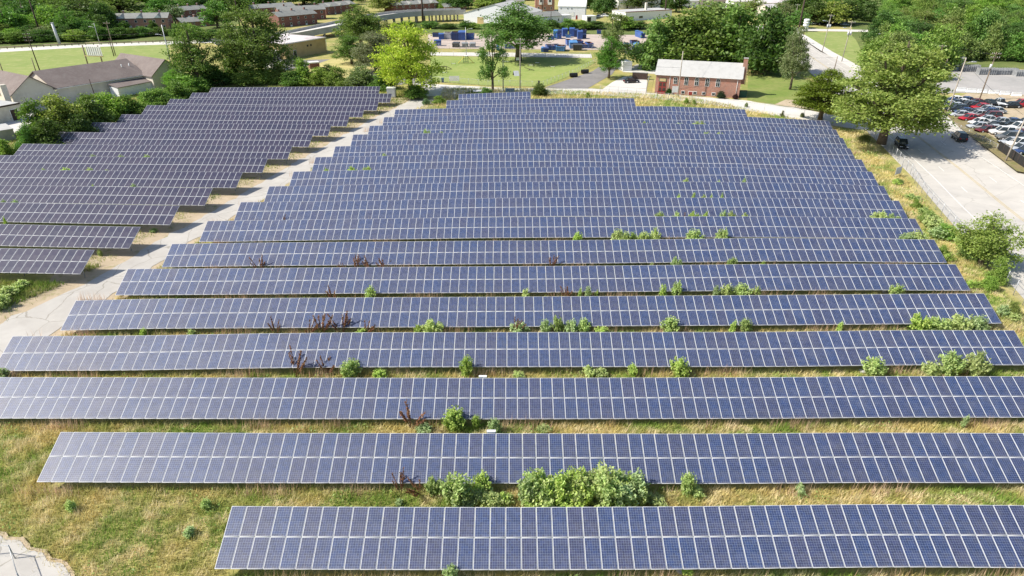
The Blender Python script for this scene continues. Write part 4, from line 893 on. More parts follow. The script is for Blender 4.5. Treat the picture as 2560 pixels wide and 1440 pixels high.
for x in (-.48, .48):
    for z in (.7, 1.9): mb.box(x - .32, -.09, z, x + .32, -.071, z + .9, M['darkwood'])
mb.build('door', ch.o, loc=(cx(1654), 0, 0)); mb = MB(); mb.box(-.9, -.12, 3.1, .9, .04, 4.0, M['green']); mb.box(-.8, -.14, 3.2, .8, -.121, 3.9, M['tanwall']); mb.build('name_board', ch.o, loc=(cx(1654), 0, 0))
mb = MB(); [mb.box(-1.2 - .0, -.3 * (3 - i), 0, 1.2, -.3 * (2 - i), .17 * (i + 1), M['red']) for i in range(3)]; mb.build('entrance_step', ch.o, loc=(cx(1654), 0, 0))
for px in (1672, 1838):
    mb = MB(); mb.tube([(0, -.07, 0), (0, -.07, 5.0)], .055, M['white'], 6); mb.build('downpipe', ch.o, loc=(cx(px), 0, 0))
mb = MB(); mb.box(-.1, -.42, 4.78, ch.L + .1, -.36, 4.92, M['white']); mb.build('gutter', ch.o)
p = G(1686, 238); mb = MB(); mb.box(-.75, -.04, .7, .75, .04, 2.3, M['white']); sb = empty('notice_board', p, 0, 'blank white notice board on two legs by the chapel wall', 'sign'); mb.build('board', sb)
for s_ in (-.6, .6): mb = MB(); mb.tube([(s_, .06, 0), (s_, .06, 2.2)], .04, M['white'], 6); mb.build('leg', sb)
B('bush', 1671, 236, 221, 18, (.05, .12, .02), 'clipped bright green bush beside the chapel steps')
B('bush', 1801, 246, 227, 24, (.05, .085, .035), 'round dark green shrub below the last arched chapel window')
B('bush', 1838, 248, 234, 17, (.09, .035, .035), 'small round purple leaved shrub at the chapel corner')
mb = MB(); mb.box(-.9, -.4, 0, .9, .4, 1.5, M['green']); mb.box(-.95, -.45, 1.5, .95, .45, 1.62, M['black']); tag(mb.build('dark_bin', loc=G(1856, 242)), 'dark green bin box standing at the right end of the chapel', 'bin')

# the long warehouse with the brown roof
Hw = 3.9; E1, E2 = G(135, 221, Hw), G(360, 186, Hw); E0 = G(20, 232, Hw)
for e in (E0, E1, E2): e.z = 0
ux = (E2 - E1).normalized(); uy = Vector((-ux.y, ux.x, 0))
wh = House('warehouse', 'long cream warehouse with brown shingled roof and cross gables beyond the hedge', 'warehouse', E1, E2, Hw, 15.0, world=True)
wh.walls(M['cream'], 'x', 7.2).roof(M['shingle'], 'x', 7.2, .4)
def wing(origin, width, depth, ridge, name, wm):       # cross gable: prism along local y
    mb = MB(); w = width
    mb.prism([(0, -.3), (w, -.3), (w, Hw + .02), (w / 2, ridge), (0, Hw + .02)], 'y', 0, depth, wm); mb.build('wall', wh.o, loc=origin)
    mb = MB(); k = (ridge - Hw) / (w / 2); e = Hw - .4 * k
    mb.prism([(-.4, e + .05), (w / 2, ridge + .05), (w + .4, e + .05), (w + .4, e + .22), (w / 2, ridge + .22), (-.4, e + .22)], 'y', -.4, depth + .3, M['shingle']); mb.build('roof', wh.o, loc=origin)
wing((-(E1 - E0).length - .2, -.25, 0), (E1 - E0).length + .2, 20, 7.4, 'left', M['cream'])
wing((wh.L - .3, -4.2, 0), 9.0, 21, 7.45, 'right', M['cream'])
mb = MB(); mb.box(-(E1 - E0).length - 2.2, -1.6, -.3, -(E1 - E0).length - 1.0, -.4, 6.6, M['cream']); mb.build('chimney', wh.o)
mb = MB(); mb.box(.2, -.5, 3.66, wh.L - .5, -.42, 3.8, M['white']); mb.build('gutter', wh.o)
for x in (wh.L * .86, wh.L * .95): mb = MB(); mb.tube([(x, 4.2, 5.2), (x, 4.2, 6.6)], .12, M['white'], 8); mb.build('roof_vent', wh.o)
an = House('lean_to_shed', 'small white shed with brown sloping roof in front of the long warehouse', 'shed', (300, 243), (384, 226), 2.4, 3.2)
an.walls(M['white']); mb = MB(); mb.prism([(-.3, 2.3), (3.3, 3.0), (3.3, 3.15), (-.3, 2.45)], 'x', -.2, an.L + .2, M['shingle']); mb.build('roof', an.o)
fb = House('flat_roofed_shed', 'low white flat roofed building with a dark doorway at the left picture edge', 'shed', (-40, 318), (60, 297), 3.4, 9)
fb.walls(M['cream']).roof(M['paleroof'], 'f', 0, .15, M['darkwood']).door(fb.L * .82, 1.5, 2.4, M['darkwood'])
fb2 = House('flat_roofed_shed', 'pale low slab roofed outbuilding in front of the dark doorway', 'shed', (-60, 366), (42, 349), 2.1, 6)
fb2.walls(M['concrete']).roof(M['paleroof'], 'f', 0, .1)
# tan building and its neighbours
tb = House('flat_roofed_hall', 'tan rendered hall with a wide pale flat roof below the flyover', 'building', (716, 149), (817, 130), 5.0, 20)
tb.walls(M['tanwall']).roof(M['flatroof'], 'f', 0, .3, M['white']).door(tb.L * .22, 1.3, 2.5, M['darkwood']).win(tb.L * .54, 2.9, .9, .8, bars=False, frame=M['tanwall']).win(tb.L * .62, 2.9, .9, .8, bars=False, frame=M['tanwall'])
mb = MB(); mb.tube([(tb.L + .1, -.15, 0), (tb.L + .1, -.15, 5.0)], .09, M['white'], 6); mb.build('downpipe', tb.o)
t2 = House('low_annex', 'low sunlit cream building half hidden behind the large tree', 'building', (655, 160), (704, 153), 3.2, 8); t2.walls(M['cream']).roof(M['flatroof'], 'f', 0, .2).door(t2.L * .5, 1.2, 2.2, M['darkwood'])
t3 = House('storage_shed', 'pale blue grey storage shed among bushes below the large tree', 'shed', (660, 174), (708, 177), 2.4, 3); t3.walls(M['metalsiding']).roof(M['paleroof'], 'f', 0, .1).door(t3.L * .6, 1.2, 2.0, M['steel'])
t4 = House('brick_kiosk', 'small square brick block with a white top on the tan grass', 'kiosk', (776, 173), (800, 171), 1.8, 2.4); t4.walls(M['darkbrick']).roof(M['white'], 'f', 0, .1, M['white'])
# brick terraces
def terrace(label, A, B, eave, ridge_px, depth=9, n=6, bm=None, chim=True, roofm=None, side=True, dorm=0):
    a = G(*A); h = hgt(a, eave); r = h + max(1.6, h * .36)
    t = House('brick_terrace', label, 'house', A, B, h, depth, 'brick terraces'); bm = bm or M['darkbrick']; t.bm = bm
    L = t.L; t.walls(bm, 'x', r).roof(roofm or M['greyroof'], 'x', r, .4, chimneys=[(L * (i + .5) / 3, depth * .55, .7, r + 1.1) for i in range(3)] if chim else (), dormers=[(L * (i + .5) / dorm, 3.0, 0) for i in range(dorm)])
    z = [h * .62, h * .14]
    t.grid(n, z, 1.1, h * .24)
    if side: t.grid(2, [h * .6], 1.0, h * .22, 'R')
    for i in range(2): t.door(L * (.3 + .4 * i), 1.0, h * .36, M['white'])
    return t
terrace('brick terrace with three dormers near the dark woods at upper left', (288, 76), (424, 73), 47, 30, dorm=3, bm=M['brick'])
terrace('low brick house with a white gable right of the left dormered terrace', (455, 70), (538, 64), 56, 48, 7, 4, chim=True, bm=M['brick'])
terrace('taller brick house standing behind the low white gabled house', (452, 50), (522, 44), 27, 16, 8, 4)
terrace('front brick terrace just above the ramp of the flyover', (700, 69), (794, 59), 42, 30, 8, 5)
terrace('brick terrace with grey green roof right behind the one above the ramp', (700, 54), (816, 48), 28, 18, 8, 6)
terrace('brick terrace with dormers stretching towards the tree over the flyover', (816, 38), (890, 28), 18, 5, 9, 5, dorm=3)
terrace('brick terrace partly hidden by the large tree at its left', (630, 40), (740, 32), 22, 10, 9, 5)
terrace('long dormered brick terrace above the high part of the flyover', (985, 33), (1096, 25), 14, 2, 9, 7, dorm=4)
terrace('short brick row with grey roof right of the long dormered terrace', (1112, 26), (1166, 23), 18, 10, 8, 4, chim=False, bm=M['brick'])
terrace('dark brick terrace at the very top near the flyover end', (1196, 12), (1250, 10), -8, -20, 9, 4)
ap = House('apartment_block', 'brick apartment block with white bay windows beside the white metal hall', 'building', (1338, 28), (1386, 28), 8.0, 10); ap.walls(M['brick']).roof(M['white'], 'f', 0, .25)
for f in (.3, .75):
    mb = MB(); mb.box(ap.L * f - 1.2, -.9, 3.6, ap.L * f + 1.2, .02, 7.2, M['white']); b_ = mb.build('bay', ap.o)
    mb = MB(); mb.box(ap.L * f - .7, -.93, 5.0, ap.L * f + .7, -.902, 6.6, M['glass']); mb.build('pane', b_)
ap.grid(3, [1.0], 1.0, 1.4)
bw = House('metal_hall', 'tall white metal hall with a gabled roof beyond the container yard', 'warehouse', (1395, 48), (1462, 49), 6.4, 15); bw.walls(M['metalsiding'], 'x', 9.0).roof(M['white'], 'x', 9.0, .3)
bw.door(bw.L * .5, 2.6, 1.8, M['white'], 1.6, name='shutter').door(bw.L * .69, .9, 2.1, M['red']); [bw.win(bw.L * f, 4.9, .6, .8, bars=False) for f in (.1, .35, .5)]
bx = House('annex', 'low white annex with a grey gabled roof left of the white metal hall', 'building', (1340, 62), (1404, 57), 3.4, 9); bx.walls(M['white'], 'x', 5.2).roof(M['greyroof'], 'x', 5.2, .3); bx.grid(4, [.9], .9, 1.3)
by = House('flat_annex', 'small plain white flat roofed block between annex and metal hall', 'building', (1404, 55), (1428, 54), 3.0, 6); by.walls(M['metalsiding']).roof(M['white'], 'f', 0, .1).door(by.L * .3, .9, 2.0, M['steel'])
bs = House('open_shed', 'small white shed with a black opening right of the metal hall', 'shed', (1466, 56), (1490, 55), 2.8, 5); bs.walls(M['white']).roof(M['white'], 'f', 0, .15).door(bs.L * .28, 2.0, 2.4, M['black'], name='opening')  # wall is closed; a flat black panel paints the dark inside
bl = House('long_store', 'long low white store with red roof edge above the wispy trees', 'building', (1563, 53), (1678, 46), 4.3, 12); bl.walls(M['white']).roof(M['paleroof'], 'f', 0, .2, M['red']); bl.grid(2, [1.0], 2.6, 1.2, x0=4, x1=10)
mb = MB(); mb.box(bl.L * .52, 4, 4.3, bl.L * .52 + 1, 5, 8, M['cream']); mb.build('chimney', bl.o)
wg = House('white_warehouse', 'white warehouse whose gable end with a tan shutter stands at the flyover end', 'warehouse', (1160, 57), (1316, 63), 4.7, 26); wg.walls(M['metalsiding'], 'y', 9.0).roof(M['paleroof'], 'y', 9.0, .3); wg.door(wg.L * .27, 3.4, 3.0, M['tanwall'], name='shutter').win(wg.L * .24, 5.9, 1.0, .9, bars=False)
for lab, A, Bq, e, d, wm, rm in (('white gabled house at the top behind the dark pole', (1606, 24), (1650, 22), -2, 8, M['white'], M['greyroof']), ('small white house behind the olive trees at the top', (1700, 20), (1745, 18), 4, 8, M['white'], M['paleroof']), ('cream row house with brown roof at the top right of the chapel trees', (1750, 18), (1822, 16), 3, 9, M['cream'], M['shingle']), ('cream brick house beside the conifer near the white gantry', (1922, 46), (1944, 44), 22, 9, M['cream'], M['flatroof']), ('pale pink house glimpsed between the trees of the wood', (2142, 42), (2164, 40), 20, 8, M['cream'], M['shingle']), ('low pale roofed shop row behind the conifer at the top', (1905, 24), (2010, 22), 8, 10, M['white'], M['flatroof'])):
    a = G(*A); h = max(2.6, hgt(a, e)); hs_ = House('house', lab, 'house', A, Bq, h, d); hs_.walls(wm, 'x', h + 1.8).roof(rm, 'x', h + 1.8, .3); hs_.grid(3, [h * .55], 1.0, h * .25); hs_.door(hs_.L * .5, .9, h * .35, M['darkwood'])
fr = House('low_wall_building', 'low dark weathered wall block beside the church yard', 'shed', (1580, 198), (1618, 200), 1.9, .6); fr.walls(M['darkwood']).roof(M['concrete'], 'f', 0, .05)

# the flyover
NE = [(540, 113, .15), (600, 109, .5), (660, 108, 1.3), (750, 104, 2.5), (850, 90, 3.5), (955, 69, 4.4), (1012, 61, 4.6), (1060, 57, 4.6), (1110, 55, 4.6), (1165, 53, 4.6)]
P0 = [G(x, y) for x, y, h in NE]; Hs = [h for x, y, h in NE]
def off(i, w):
    t = (P0[min(i + 1, len(P0) - 1)] - P0[max(i - 1, 0)]).normalized(); return P0[i] + Vector((-t.y, t.x, 0)) * w
fly = empty('flyover', P0[4], 0, 'grey concrete flyover ramp curving up on piers past the brick terraces', 'flyover'); O = P0[4]
def loft(secs, m, name, par):
    mb = MB(); n = len(secs[0]); V = [q - O for s_ in secs for q in s_]
    mb.faces(V, [(i * n + k, i * n + (k + 1) % n, (i + 1) * n + (k + 1) % n, (i + 1) * n + k) for i in range(len(secs) - 1) for k in range(n)] + [tuple(range(n)), tuple(range((len(secs) - 1) * n, len(secs) * n))], m); return mb.build(name, par)
Zv = lambda z: Vector((0, 0, z))
loft([[off(i, .3) + Zv(h - .05), off(i, 9.7) + Zv(h - .05), off(i, 9.7) + Zv(max(-.2, h - 1.3)), off(i, .3) + Zv(max(-.2, h - 1.3))] for i, h in enumerate(Hs)], m_white, 'deck', fly)
for w in (0, 9.7): loft([[off(i, w) + Zv(h + 1.0), off(i, w + .3) + Zv(h + 1.0), off(i, w + .3) + Zv(h - 1.35), off(i, w) + Zv(h - 1.35)] for i, h in enumerate(Hs)], M['concrete'], 'parapet', fly)
for i in range(3, len(P0) - 1):
    for f in (0, .33, .66):
        for w in (1.6, 8.4):
            q = off(i, w).lerp(off(i + 1, w), f); mb = MB(); mb.tube([q - O - Zv(.3), q - O + Zv(Hs[i] - 1.3 + .1)], .42, M['concrete'], 8); mb.build('pier', fly)
# ------------------------------------------------------------------ poles, lamps and wires
POLES = {}
def pole(key, x, y, yt, label, m='wood', arms=0, trans=0, lamp=0, lean=0.0, r=.14, name='utility_pole', ground=False, group='utility poles'):
    p = GT(x, y) if ground else G(x, y); h = hgt(p, yt); o = empty(name, p, 0, label, 'pole' if name == 'utility_pole' else 'street lamp', group); o.rotation_euler = (0, lean, 0)
    mb = MB(); mb.tube([(0, 0, -.4), (0, 0, h * .5), (0, 0, h)], [r * 1.15, r, r * .75], M[m], 8); mb.build('pole', o)
    for i in range(arms):
        z = h - .45 - .9 * i; mb = MB(); mb.box(-1.2, -.2, z - .07, 1.2, -.08, z + .07, M[m]); a = mb.build('crossarm', o)
        for q in (-1.05, -.55, .55, 1.05): mb = MB(); mb.tube([(q, -.14, z + .07), (q, -.14, z + .3)], [.05, .03], M['white'], 6); mb.build('insulator', a)
    for i in range(trans):
        mb = MB(); sx = (-.42, .42, 0)[i]; mb.tube([(sx, -.32, h * .66), (sx, -.32, h * .66 + 1.1)], .3, M['alu'], 10); mb.build('transformer', o)
    if lamp:
        z = h * (.93 if lamp > 0 else .82); d = 1 if lamp > 0 else -1
        mb = MB(); mb.tube([(0, 0, z - .4), (d * 1.0, 0, z + .1), (d * 2.0, 0, z + .2)], .05, M['alu'], 6); a = mb.build('lamp_arm', o)
        mb = MB(); mb.box(d * 2.0 - .45, -.16, z + .1, d * 2.0 + .45, .16, z + .28, M['alu']); mb.build('lamp_head', a)
    POLES[key] = (p, h, lean); return o
pole('a', 103, 186, 82, 'tall brown pole with crossarms behind the left warehouse roof', 'darkwood', 3, lean=-.03)
pole('b', 93, 188, 145, 'short pole beside the tall crossarmed pole behind the warehouse', 'wood')
pole('c', 11, 190, 150, 'grey pole at the left edge behind the warehouse gable', 'wood')
pole('d', 285, 141, 95, 'dark short pole of the pair behind the billboard', 'darkwood')
pole('e', 289, 139, 55, 'taller slim pole of the pair behind the billboard', 'wood', 1)
pole('f', 437, 199, 62, 'pale steel pole with lamp arm at the warehouse gable end', 'steel', 0, 0, -1)
pole('g', 250, 112, 58, 'thin highway lamp standing behind the green lawn', 'steel', lamp=-1, r=.1, name='street_lamp', group='street lamps')
pole('h', 104, 95, -12, 'very tall dark mast before the woods at upper left', 'darkwood', r=.3)
pole('i', 600, 68, -25, 'very tall dark mast above the tree by the low brick house', 'darkwood', r=.3)
pole('j', 632, 147, 70, 'pole carrying grey transformers in the large tree', 'wood', 1, 2)
pole('k', 1058, 63, -35, 'tall dark mast in front of the flyover', 'darkwood', r=.45)
pole('l', 1166, 139, 68, 'slim lamp pole at the container yard left of the big round tree', 'steel', lamp=1, r=.11, name='street_lamp', group='street lamps')
pole('m', 1300, 225, 95, 'weathered pole with crossarm at the dog park front fence', 'palepole', 2)
pole('n', 1258, 231, 130, 'dark grey steel pole with floodlight bracket right of the slim gappy tree', 'steel', 1)
pole('o', 1377, 60, 18, 'dark pole before the low grey roofed annex', 'darkwood')
pole('p', 1355, 40, -20, 'tall dark mast in front of the apartment block', 'darkwood', r=.3)
pole('q', 1661, 46, -30, 'tall dark mast in front of the long white store', 'darkwood', r=.4)
pole('r', 1694, 243, 128, 'wooden pole standing right before the chapel front', 'palepole', 0, 0, 0)
pole('s', 1862, 212, 160, 'thin post on the lawn right of the chapel chimney', 'wood', r=.08)
pole('t', 2055, 131, 36, 'pole with white transformers on the lawn by the far road', 'palepole', 1, 2, -1, lean=.03)
pole('u', 2104, 155, 52, 'pole with paired transformers at the edge of the wood', 'palepole', 1, 2, -1, lean=.03)
pole('v', 2007, 157, 106, 'slim curved lamp at the left kerb of the road', 'steel', lamp=1, r=.1, name='street_lamp', group='street lamps')
pole('w', 2083, 184, 141, 'bare short wooden pole in the road margin', 'wood', lean=.03)
pole('x', 2203, 128, 76, 'lamp pole rising from the wood above the feathery tree', 'wood', lamp=-1)
pole('y', 2350, 196, 147, 'short leaning post by the pile of grey steel', 'wood', lean=.1)
pole('z', 2363, 300, 145, 'pale tall pole with lamp arm beside the parked cars', 'palepole', lamp=1, lean=.02)
pole('A', 2448, 250, 130, 'tall pole crowned with insulators behind the parked cars', 'wood', 2, 1, lean=.03)
pole('B', 2513, 404, 282, 'leaning pale pole at the end of the black fence', 'palepole', lean=.09)
pole('C', 1997, 74, -25, 'pair mast, tall and dark, beyond the white gantry', 'darkwood', r=.4)
pole('D', 1984, 66, 10, 'pale pole beside the white gantry sign', 'palepole', 1)
pole('E', 2334, 190, 112, 'pole with insulators behind the feathery tree top', 'wood', 1, 1)
pole('F', 241, 250, 198, 'dark leaning post before the long warehouse wall', 'darkwood', lean=-.05, r=.1)
def wire(a, b, da, db, label, sag=.5, r=.022):
    (p, h, _), (q, k, _) = POLES[a], POLES[b]; A = p + Vector((0, 0, h - da)); Bq = q + Vector((0, 0, k - db)); mb = MB()
    mb.tube([A.lerp(Bq, t) - Vector((0, 0, sag * 4 * t * (1 - t))) for t in [i / 12 for i in range(13)]], r, M['black'], 5); tag(mb.build('overhead_wire'), label, 'wire', 'overhead wires')
for a, b, da, db, lab in (('m', 'r', .3, 1.0, 'upper cable from the dog park pole to the chapel pole'), ('m', 'r', 4.2, 4.0, 'lower cable from the dog park pole to the chapel pole'), ('j', 'm', .4, 1.2, 'cable from the transformer pole to the dog park pole'), ('f', 'j', .6, 1.4, 'cable from the gable end pole to the transformer pole'), ('a', 'f', .5, 2.0, 'cable above the long brown warehouse roof'), ('t', 'u', .4, .5, 'cable between the two transformer poles beside the road'), ('u', 'A', .5, .6, 'cable from the wood edge pole to the insulator pole'), ('z', 'B', .6, .3, 'cable over the parked cars to the leaning pole'), ('E', 'A', .5, .5, 'cable from the pole behind the feathery tree'), ('r', 'w', .8, .3, 'cable from the chapel pole to the short road pole')): wire(a, b, da, db, lab)

# ------------------------------------------------------------------ fences
def fence(label, P, h=1.8, gap=3.0, name='chain_link_fence', fabric=None, world=False, postm=None, rail=True):
    P = [Vector(q) for q in P] if world else [GT(*q) for q in P]; o = empty(name, P[0], 0, label, 'fence'); O_ = P[0]
    V, uv, Fs, d = [], [], [], 0.0; rl, posts = [], []
    for a, b in zip(P[:-1], P[1:]):
        n = max(1, round((b - a).length / gap))
        for i in range(n + 1):
            q = a.lerp(b, i / n); q.z = tz(q.x, q.y); 
            if V and i == 0: continue
            if V: d += (q - last).length
            last = q.copy(); posts.append(q - O_); rl.append(q - O_ + Vector((0, 0, h)))
            V += [q - O_ + Vector((0, 0, .05)), q - O_ + Vector((0, 0, h))]; uv.append(d)
    n = len(V) // 2; me = npmesh('mesh_panel', [tuple(v) for v in V], [(2 * i, 2 * i + 2, 2 * i + 3, 2 * i + 1) for i in range(n - 1)], [fabric or M['fabric']])
    ul = me.uv_layers.new(name='UVMap'); ul.data.foreach_set('uv', np.array([[(uv[i], 0), (uv[i + 1], 0), (uv[i + 1], h), (uv[i], h)] for i in range(n - 1)], np.float32).ravel()); put('mesh_panel', me, o)
    mb = MB(); mb.tube([(0, 0, -.3), (0, 0, h + .08)], .04, postm or M['steel'], 6); pm = mb.mesh('post')
    if rail: mb = MB(); mb.tube(rl, .028, M['steel'], 5); mb.build('top_rail', o)
    for q in posts: put('post', pm, o, loc=q)
fence('chain link fence between the solar field and the back road', [(1100, 246), (1215, 241), (1340, 238), (1480, 239), (1640, 249), (1700, 255), (1860, 273), (1960, 288), (2110, 306), (2186, 345)], 1.8, 4)
fence('chain link fence along the road side of the golden verge', [(2190, 347), (2275, 436), (2292, 470), (2380, 572), (2490, 692), (2580, 790)], 1.9, 2.6)
fence('chain link fence along the front of the dog park', [(1078, 205), (1220, 215), (1358, 218)], 1.6, 3)
fence('chain link fence between the dog park and the asphalt drive', [(1358, 218), (1440, 186), (1488, 160)], 1.7, 2.6)
fence('tall chain link fence along the back of the dog park', [(1076, 140), (1280, 143), (1476, 146)], 1.8, 4)
fence('tall chain link fence before the yard of blue containers', [(1072, 123), (1280, 125), (1480, 127), (1640, 125)], 2.2, 4)
fence('chain link fence around the pale yard left of the chapel', [(1500, 229), (1614, 236), (1622, 200)], 1.5, 2.6)
fence('leaning chain link fence at the lower left corner', [(-20, 1392), (40, 1400), (62, 1470)], 1.3, 2.2)
m_screen = plain('black_privacy_mesh', (.025, .024, .024), .8)
fence('black screened fence below the parked cars at the right edge', [(2492, 378), (2540, 412), (2600, 452)], 2.0, 2.4, 'screened_fence', m_screen, postm=M['darkwood'])
fence('low steel fence in the weeds before the parked cars', [(2360, 308), (2420, 338), (2490, 376)], 1.2, 3)
# guard rail of the highway
gp_ = [G(x, y) for x, y in ((-120, 131), (0, 124), (110, 118), (215, 113), (330, 110), (435, 106), (560, 100))]; gr = empty('guard_rail', gp_[0], 0, 'long steel guard rail on posts along the far highway', 'guard rail')
mb = MB(); [mb.tube([a - gp_[0] + Vector((0, 0, .8)), b - gp_[0] + Vector((0, 0, .8))], .17, M['wood'], 5) for a, b in zip(gp_[:-1], gp_[1:])]; mb.build('rail', gr)
mb = MB(); mb.box(-.09, -.09, -.2, .09, .09, .95, M['darkwood']); gm = mb.mesh('post')
for a, b in zip(gp_[:-1], gp_[1:]):
    for i in range(6): put('post', gm, gr, loc=a.lerp(b, i / 6) - gp_[0])

# ------------------------------------------------------------------ cars
def car_meshes(kind):
    L, Wd, hb, ht = {'sedan': (4.6, .88, .82, 1.42), 'suv': (4.7, .93, 1.0, 1.75), 'pickup': (5.4, .95, 1.05, 1.8)}[kind]
    x = L / 2; mb = MB()
    S = [(-x, .45, .62 * hb, .78), (-x + .12, .28, .86 * hb, .9), (-x + .9, .22, .97 * hb, .98), (-.2, .22, hb, 1.0), (x - 1.25, .22, hb * .97, 1.0), (x - .45, .24, hb * .86, .95), (x - .08, .3, hb * .72, .85), (x, .42, hb * .6, .75)]
    if kind == 'suv': S = [(-x, .42, hb * .9, .88), (-x + .1, .28, hb, .95)] + S[2:]
    n = 8; V = []
    for sx, zb, zt, f in S:
        w = Wd * f; V += [(sx, -w * .92, zb), (sx, -w, zb + .15), (sx, -w, zt - .16), (sx, -w * .86, zt), (sx, w * .86, zt), (sx, w, zt - .16), (sx, w, zb + .15), (sx, w * .92, zb)]
    Fs = [(i * n + k, i * n + (k + 1) % n, (i + 1) * n + (k + 1) % n, (i + 1) * n + k) for i in range(len(S) - 1) for k in range(n)] + [tuple(range(n)), tuple(range((len(S) - 1) * n, len(S) * n))]
    mb.faces(V, Fs, M['paint'], True)
    b0, b1, t0, t1 = {'sedan': (-1.75, 1.05, -1.05, .25), 'suv': (-2.2, 1.15, -1.9, .35), 'pickup': (-.6, 1.3, -.45, .6)}[kind]
    w0, w1 = Wd * .88, Wd * .70
    mb.faces([(t0, -w1, ht - .03), (t1, -w1, ht - .03), (t1, w1, ht - .03), (t0, w1, ht - .03), (t0 + .1, -w1 * .9, ht + .03), (t1 - .1, -w1 * .9, ht + .03), (t1 - .1, w1 * .9, ht + .03), (t0 + .1, w1 * .9, ht + .03)], [(4, 5, 6, 7), (0, 1, 5, 4), (1, 2, 6, 5), (2, 3, 7, 6), (3, 0, 4, 7), (3, 2, 1, 0)], M['paint'])
    for bx_, tx_, s in ((b0, t0, 1), (b1, t1, 1), ((b0 + b1) / 2, (t0 + t1) / 2, .99)):
        for sg in (-1, 1): mb.tube([(bx_, sg * w0 * s, hb - .03), (tx_, sg * w1 * s, ht)], .055, M['paint'], 5)
    if kind == 'pickup': mb.box(-x + .1, -Wd * .8, hb - .02, -.75, Wd * .8, hb + .03, M['black'])
    body = mb.mesh('body')
    gb = MB(); V = [(b0, -w0, hb - .05), (b1, -w0, hb - .05), (b1, w0, hb - .05), (b0, w0, hb - .05), (t0, -w1, ht - .04), (t1, -w1, ht - .04), (t1, w1, ht - .04), (t0, w1, ht - .04)]
    gb.faces(V, [(0, 1, 5, 4), (1, 2, 6, 5), (2, 3, 7, 6), (3, 0, 4, 7)], M['glass']); glass = gb.mesh('window')
    wb = MB(); wb.tube([(0, -.11, 0), (0, .11, 0)], .33, M['rubber'], 14); wb.tube([(0, -.125, 0), (0, .125, 0)], .19, M['alu'], 10); wheel = wb.mesh('wheel')
    hl = MB(); hl.box(-.05, -.2, -.08, .06, .2, .08, M['headlight']); tl = MB(); tl.box(-.06, -.14, -.12, .05, .14, .12, M['taillight'])
    return body, glass, wheel, hl.mesh('headlight'), tl.mesh('taillight'), (L, Wd, hb)
CARS = {k: car_meshes(k) for k in ('sedan', 'suv', 'pickup')}
def car(kind, x, y, rz, col, label, group=None, lights=False):
    b, g, w, hl, tl, (L, Wd, hb) = CARS[kind]; p = GT(x, y); p.z += .06; o = empty('parked_car' if group else 'car', p, rz, label, 'car', group); s = (1, 1, 1)
    put('body', b, o, color=col); put('window', g, o)
    for sx in (-L * .31, L * .31):
        for sy in (-Wd + .08, Wd - .08): put('wheel', w, o, loc=(sx, sy, .33))
    if lights:
        for sy in (-.62, .62): put('headlight', hl, o, loc=(L / 2 - .06, sy * Wd, hb * .62)); put('taillight', tl, o, loc=(-L / 2 + .03, sy * Wd, hb * .78))
car('suv', 2252, 368, rad(-106), (.012, .013, .015), 'black van like car driving towards the viewer in the tree shade', lights=True)
car('suv', 2396, 350, rad(75), (.02, .024, .024), 'dark suv driving away at the right side of the road', lights=True)
car('sedan', 1578, 207, rad(10), (.012, .013, .016), 'black car parked in the pale yard left of the chapel', lights=True)
WHT, SLV, BLK, BLU, RED, MAR, GRY = (.75, .75, .74), (.42, .44, .46), (.014, .015, .017), (.03, .06, .16), (.42, .02, .03), (.14, .02, .02), (.13, .135, .14)
LOT = [(690, 185, WHT, 'sedan'), (790, 192, BLU, 'sedan'), (882, 212, MAR, 'sedan'), (1003, 214, BLK, 'sedan'), (1105, 222, SLV, 'pickup'), (1210, 240, BLK, 'sedan'), (1312, 232, RED, 'pickup'), (690, 222, BLK, 'sedan'), (815, 230, GRY, 'sedan'), (935, 256, RED, 'sedan'), (690, 246, SLV, 'sedan'), (705, 280, BLK, 'suv'), (780, 298, BLU, 'sedan'), (985, 276, SLV, 'sedan'), (1010, 300, BLU, 'sedan'), (740, 326, SLV, 'sedan'), (818, 358, RED, 'sedan'), (1015, 345, MAR, 'suv'), (915, 398, WHT, 'sedan'), (1112, 392, SLV, 'sedan'), (1215, 396, BLU, 'sedan'), (905, 436, SLV, 'sedan'), (1195, 428, BLK, 'sedan'), (1290, 452, WHT, 'pickup'), (978, 470, MAR, 'sedan'), (1125, 492, WHT, 'suv'), (1315, 505, MAR, 'sedan'), (1190, 540, GRY, 'suv'), (1215, 585, SLV, 'sedan'), (1290, 604, WHT, 'suv'), (1300, 640, SLV, 'sedan'), (1345, 670, BLU, 'sedan'), (620, 228, SLV, 'sedan'), (755, 214, WHT, 'sedan'), (860, 240, BLK, 'sedan'), (880, 305, GRY, 'sedan'), (905, 322, SLV, 'sedan'), (1065, 290, SLV, 'sedan'), (985, 372, SLV, 'sedan'), (1060, 430, BLK, 'sedan'), (1045, 462, SLV, 'sedan'), (640, 260, BLK, 'sedan'), (1250, 520, BLU, 'sedan'), (1310, 545, SLV, 'sedan'), (640, 205, BLU, 'sedan'), (1340, 400, GRY, 'sedan'), (1345, 560, BLK, 'suv')]
CN = {id(WHT): 'white', id(SLV): 'silver', id(BLK): 'black', id(BLU): 'dark blue', id(RED): 'bright red', id(MAR): 'maroon', id(GRY): 'grey'}
LOT.sort(key=lambda q: q[1]); tot = {}
for zx, zy, c, k in LOT: tot[id(c), k] = tot.get((id(c), k), 0) + 1
seq = {}
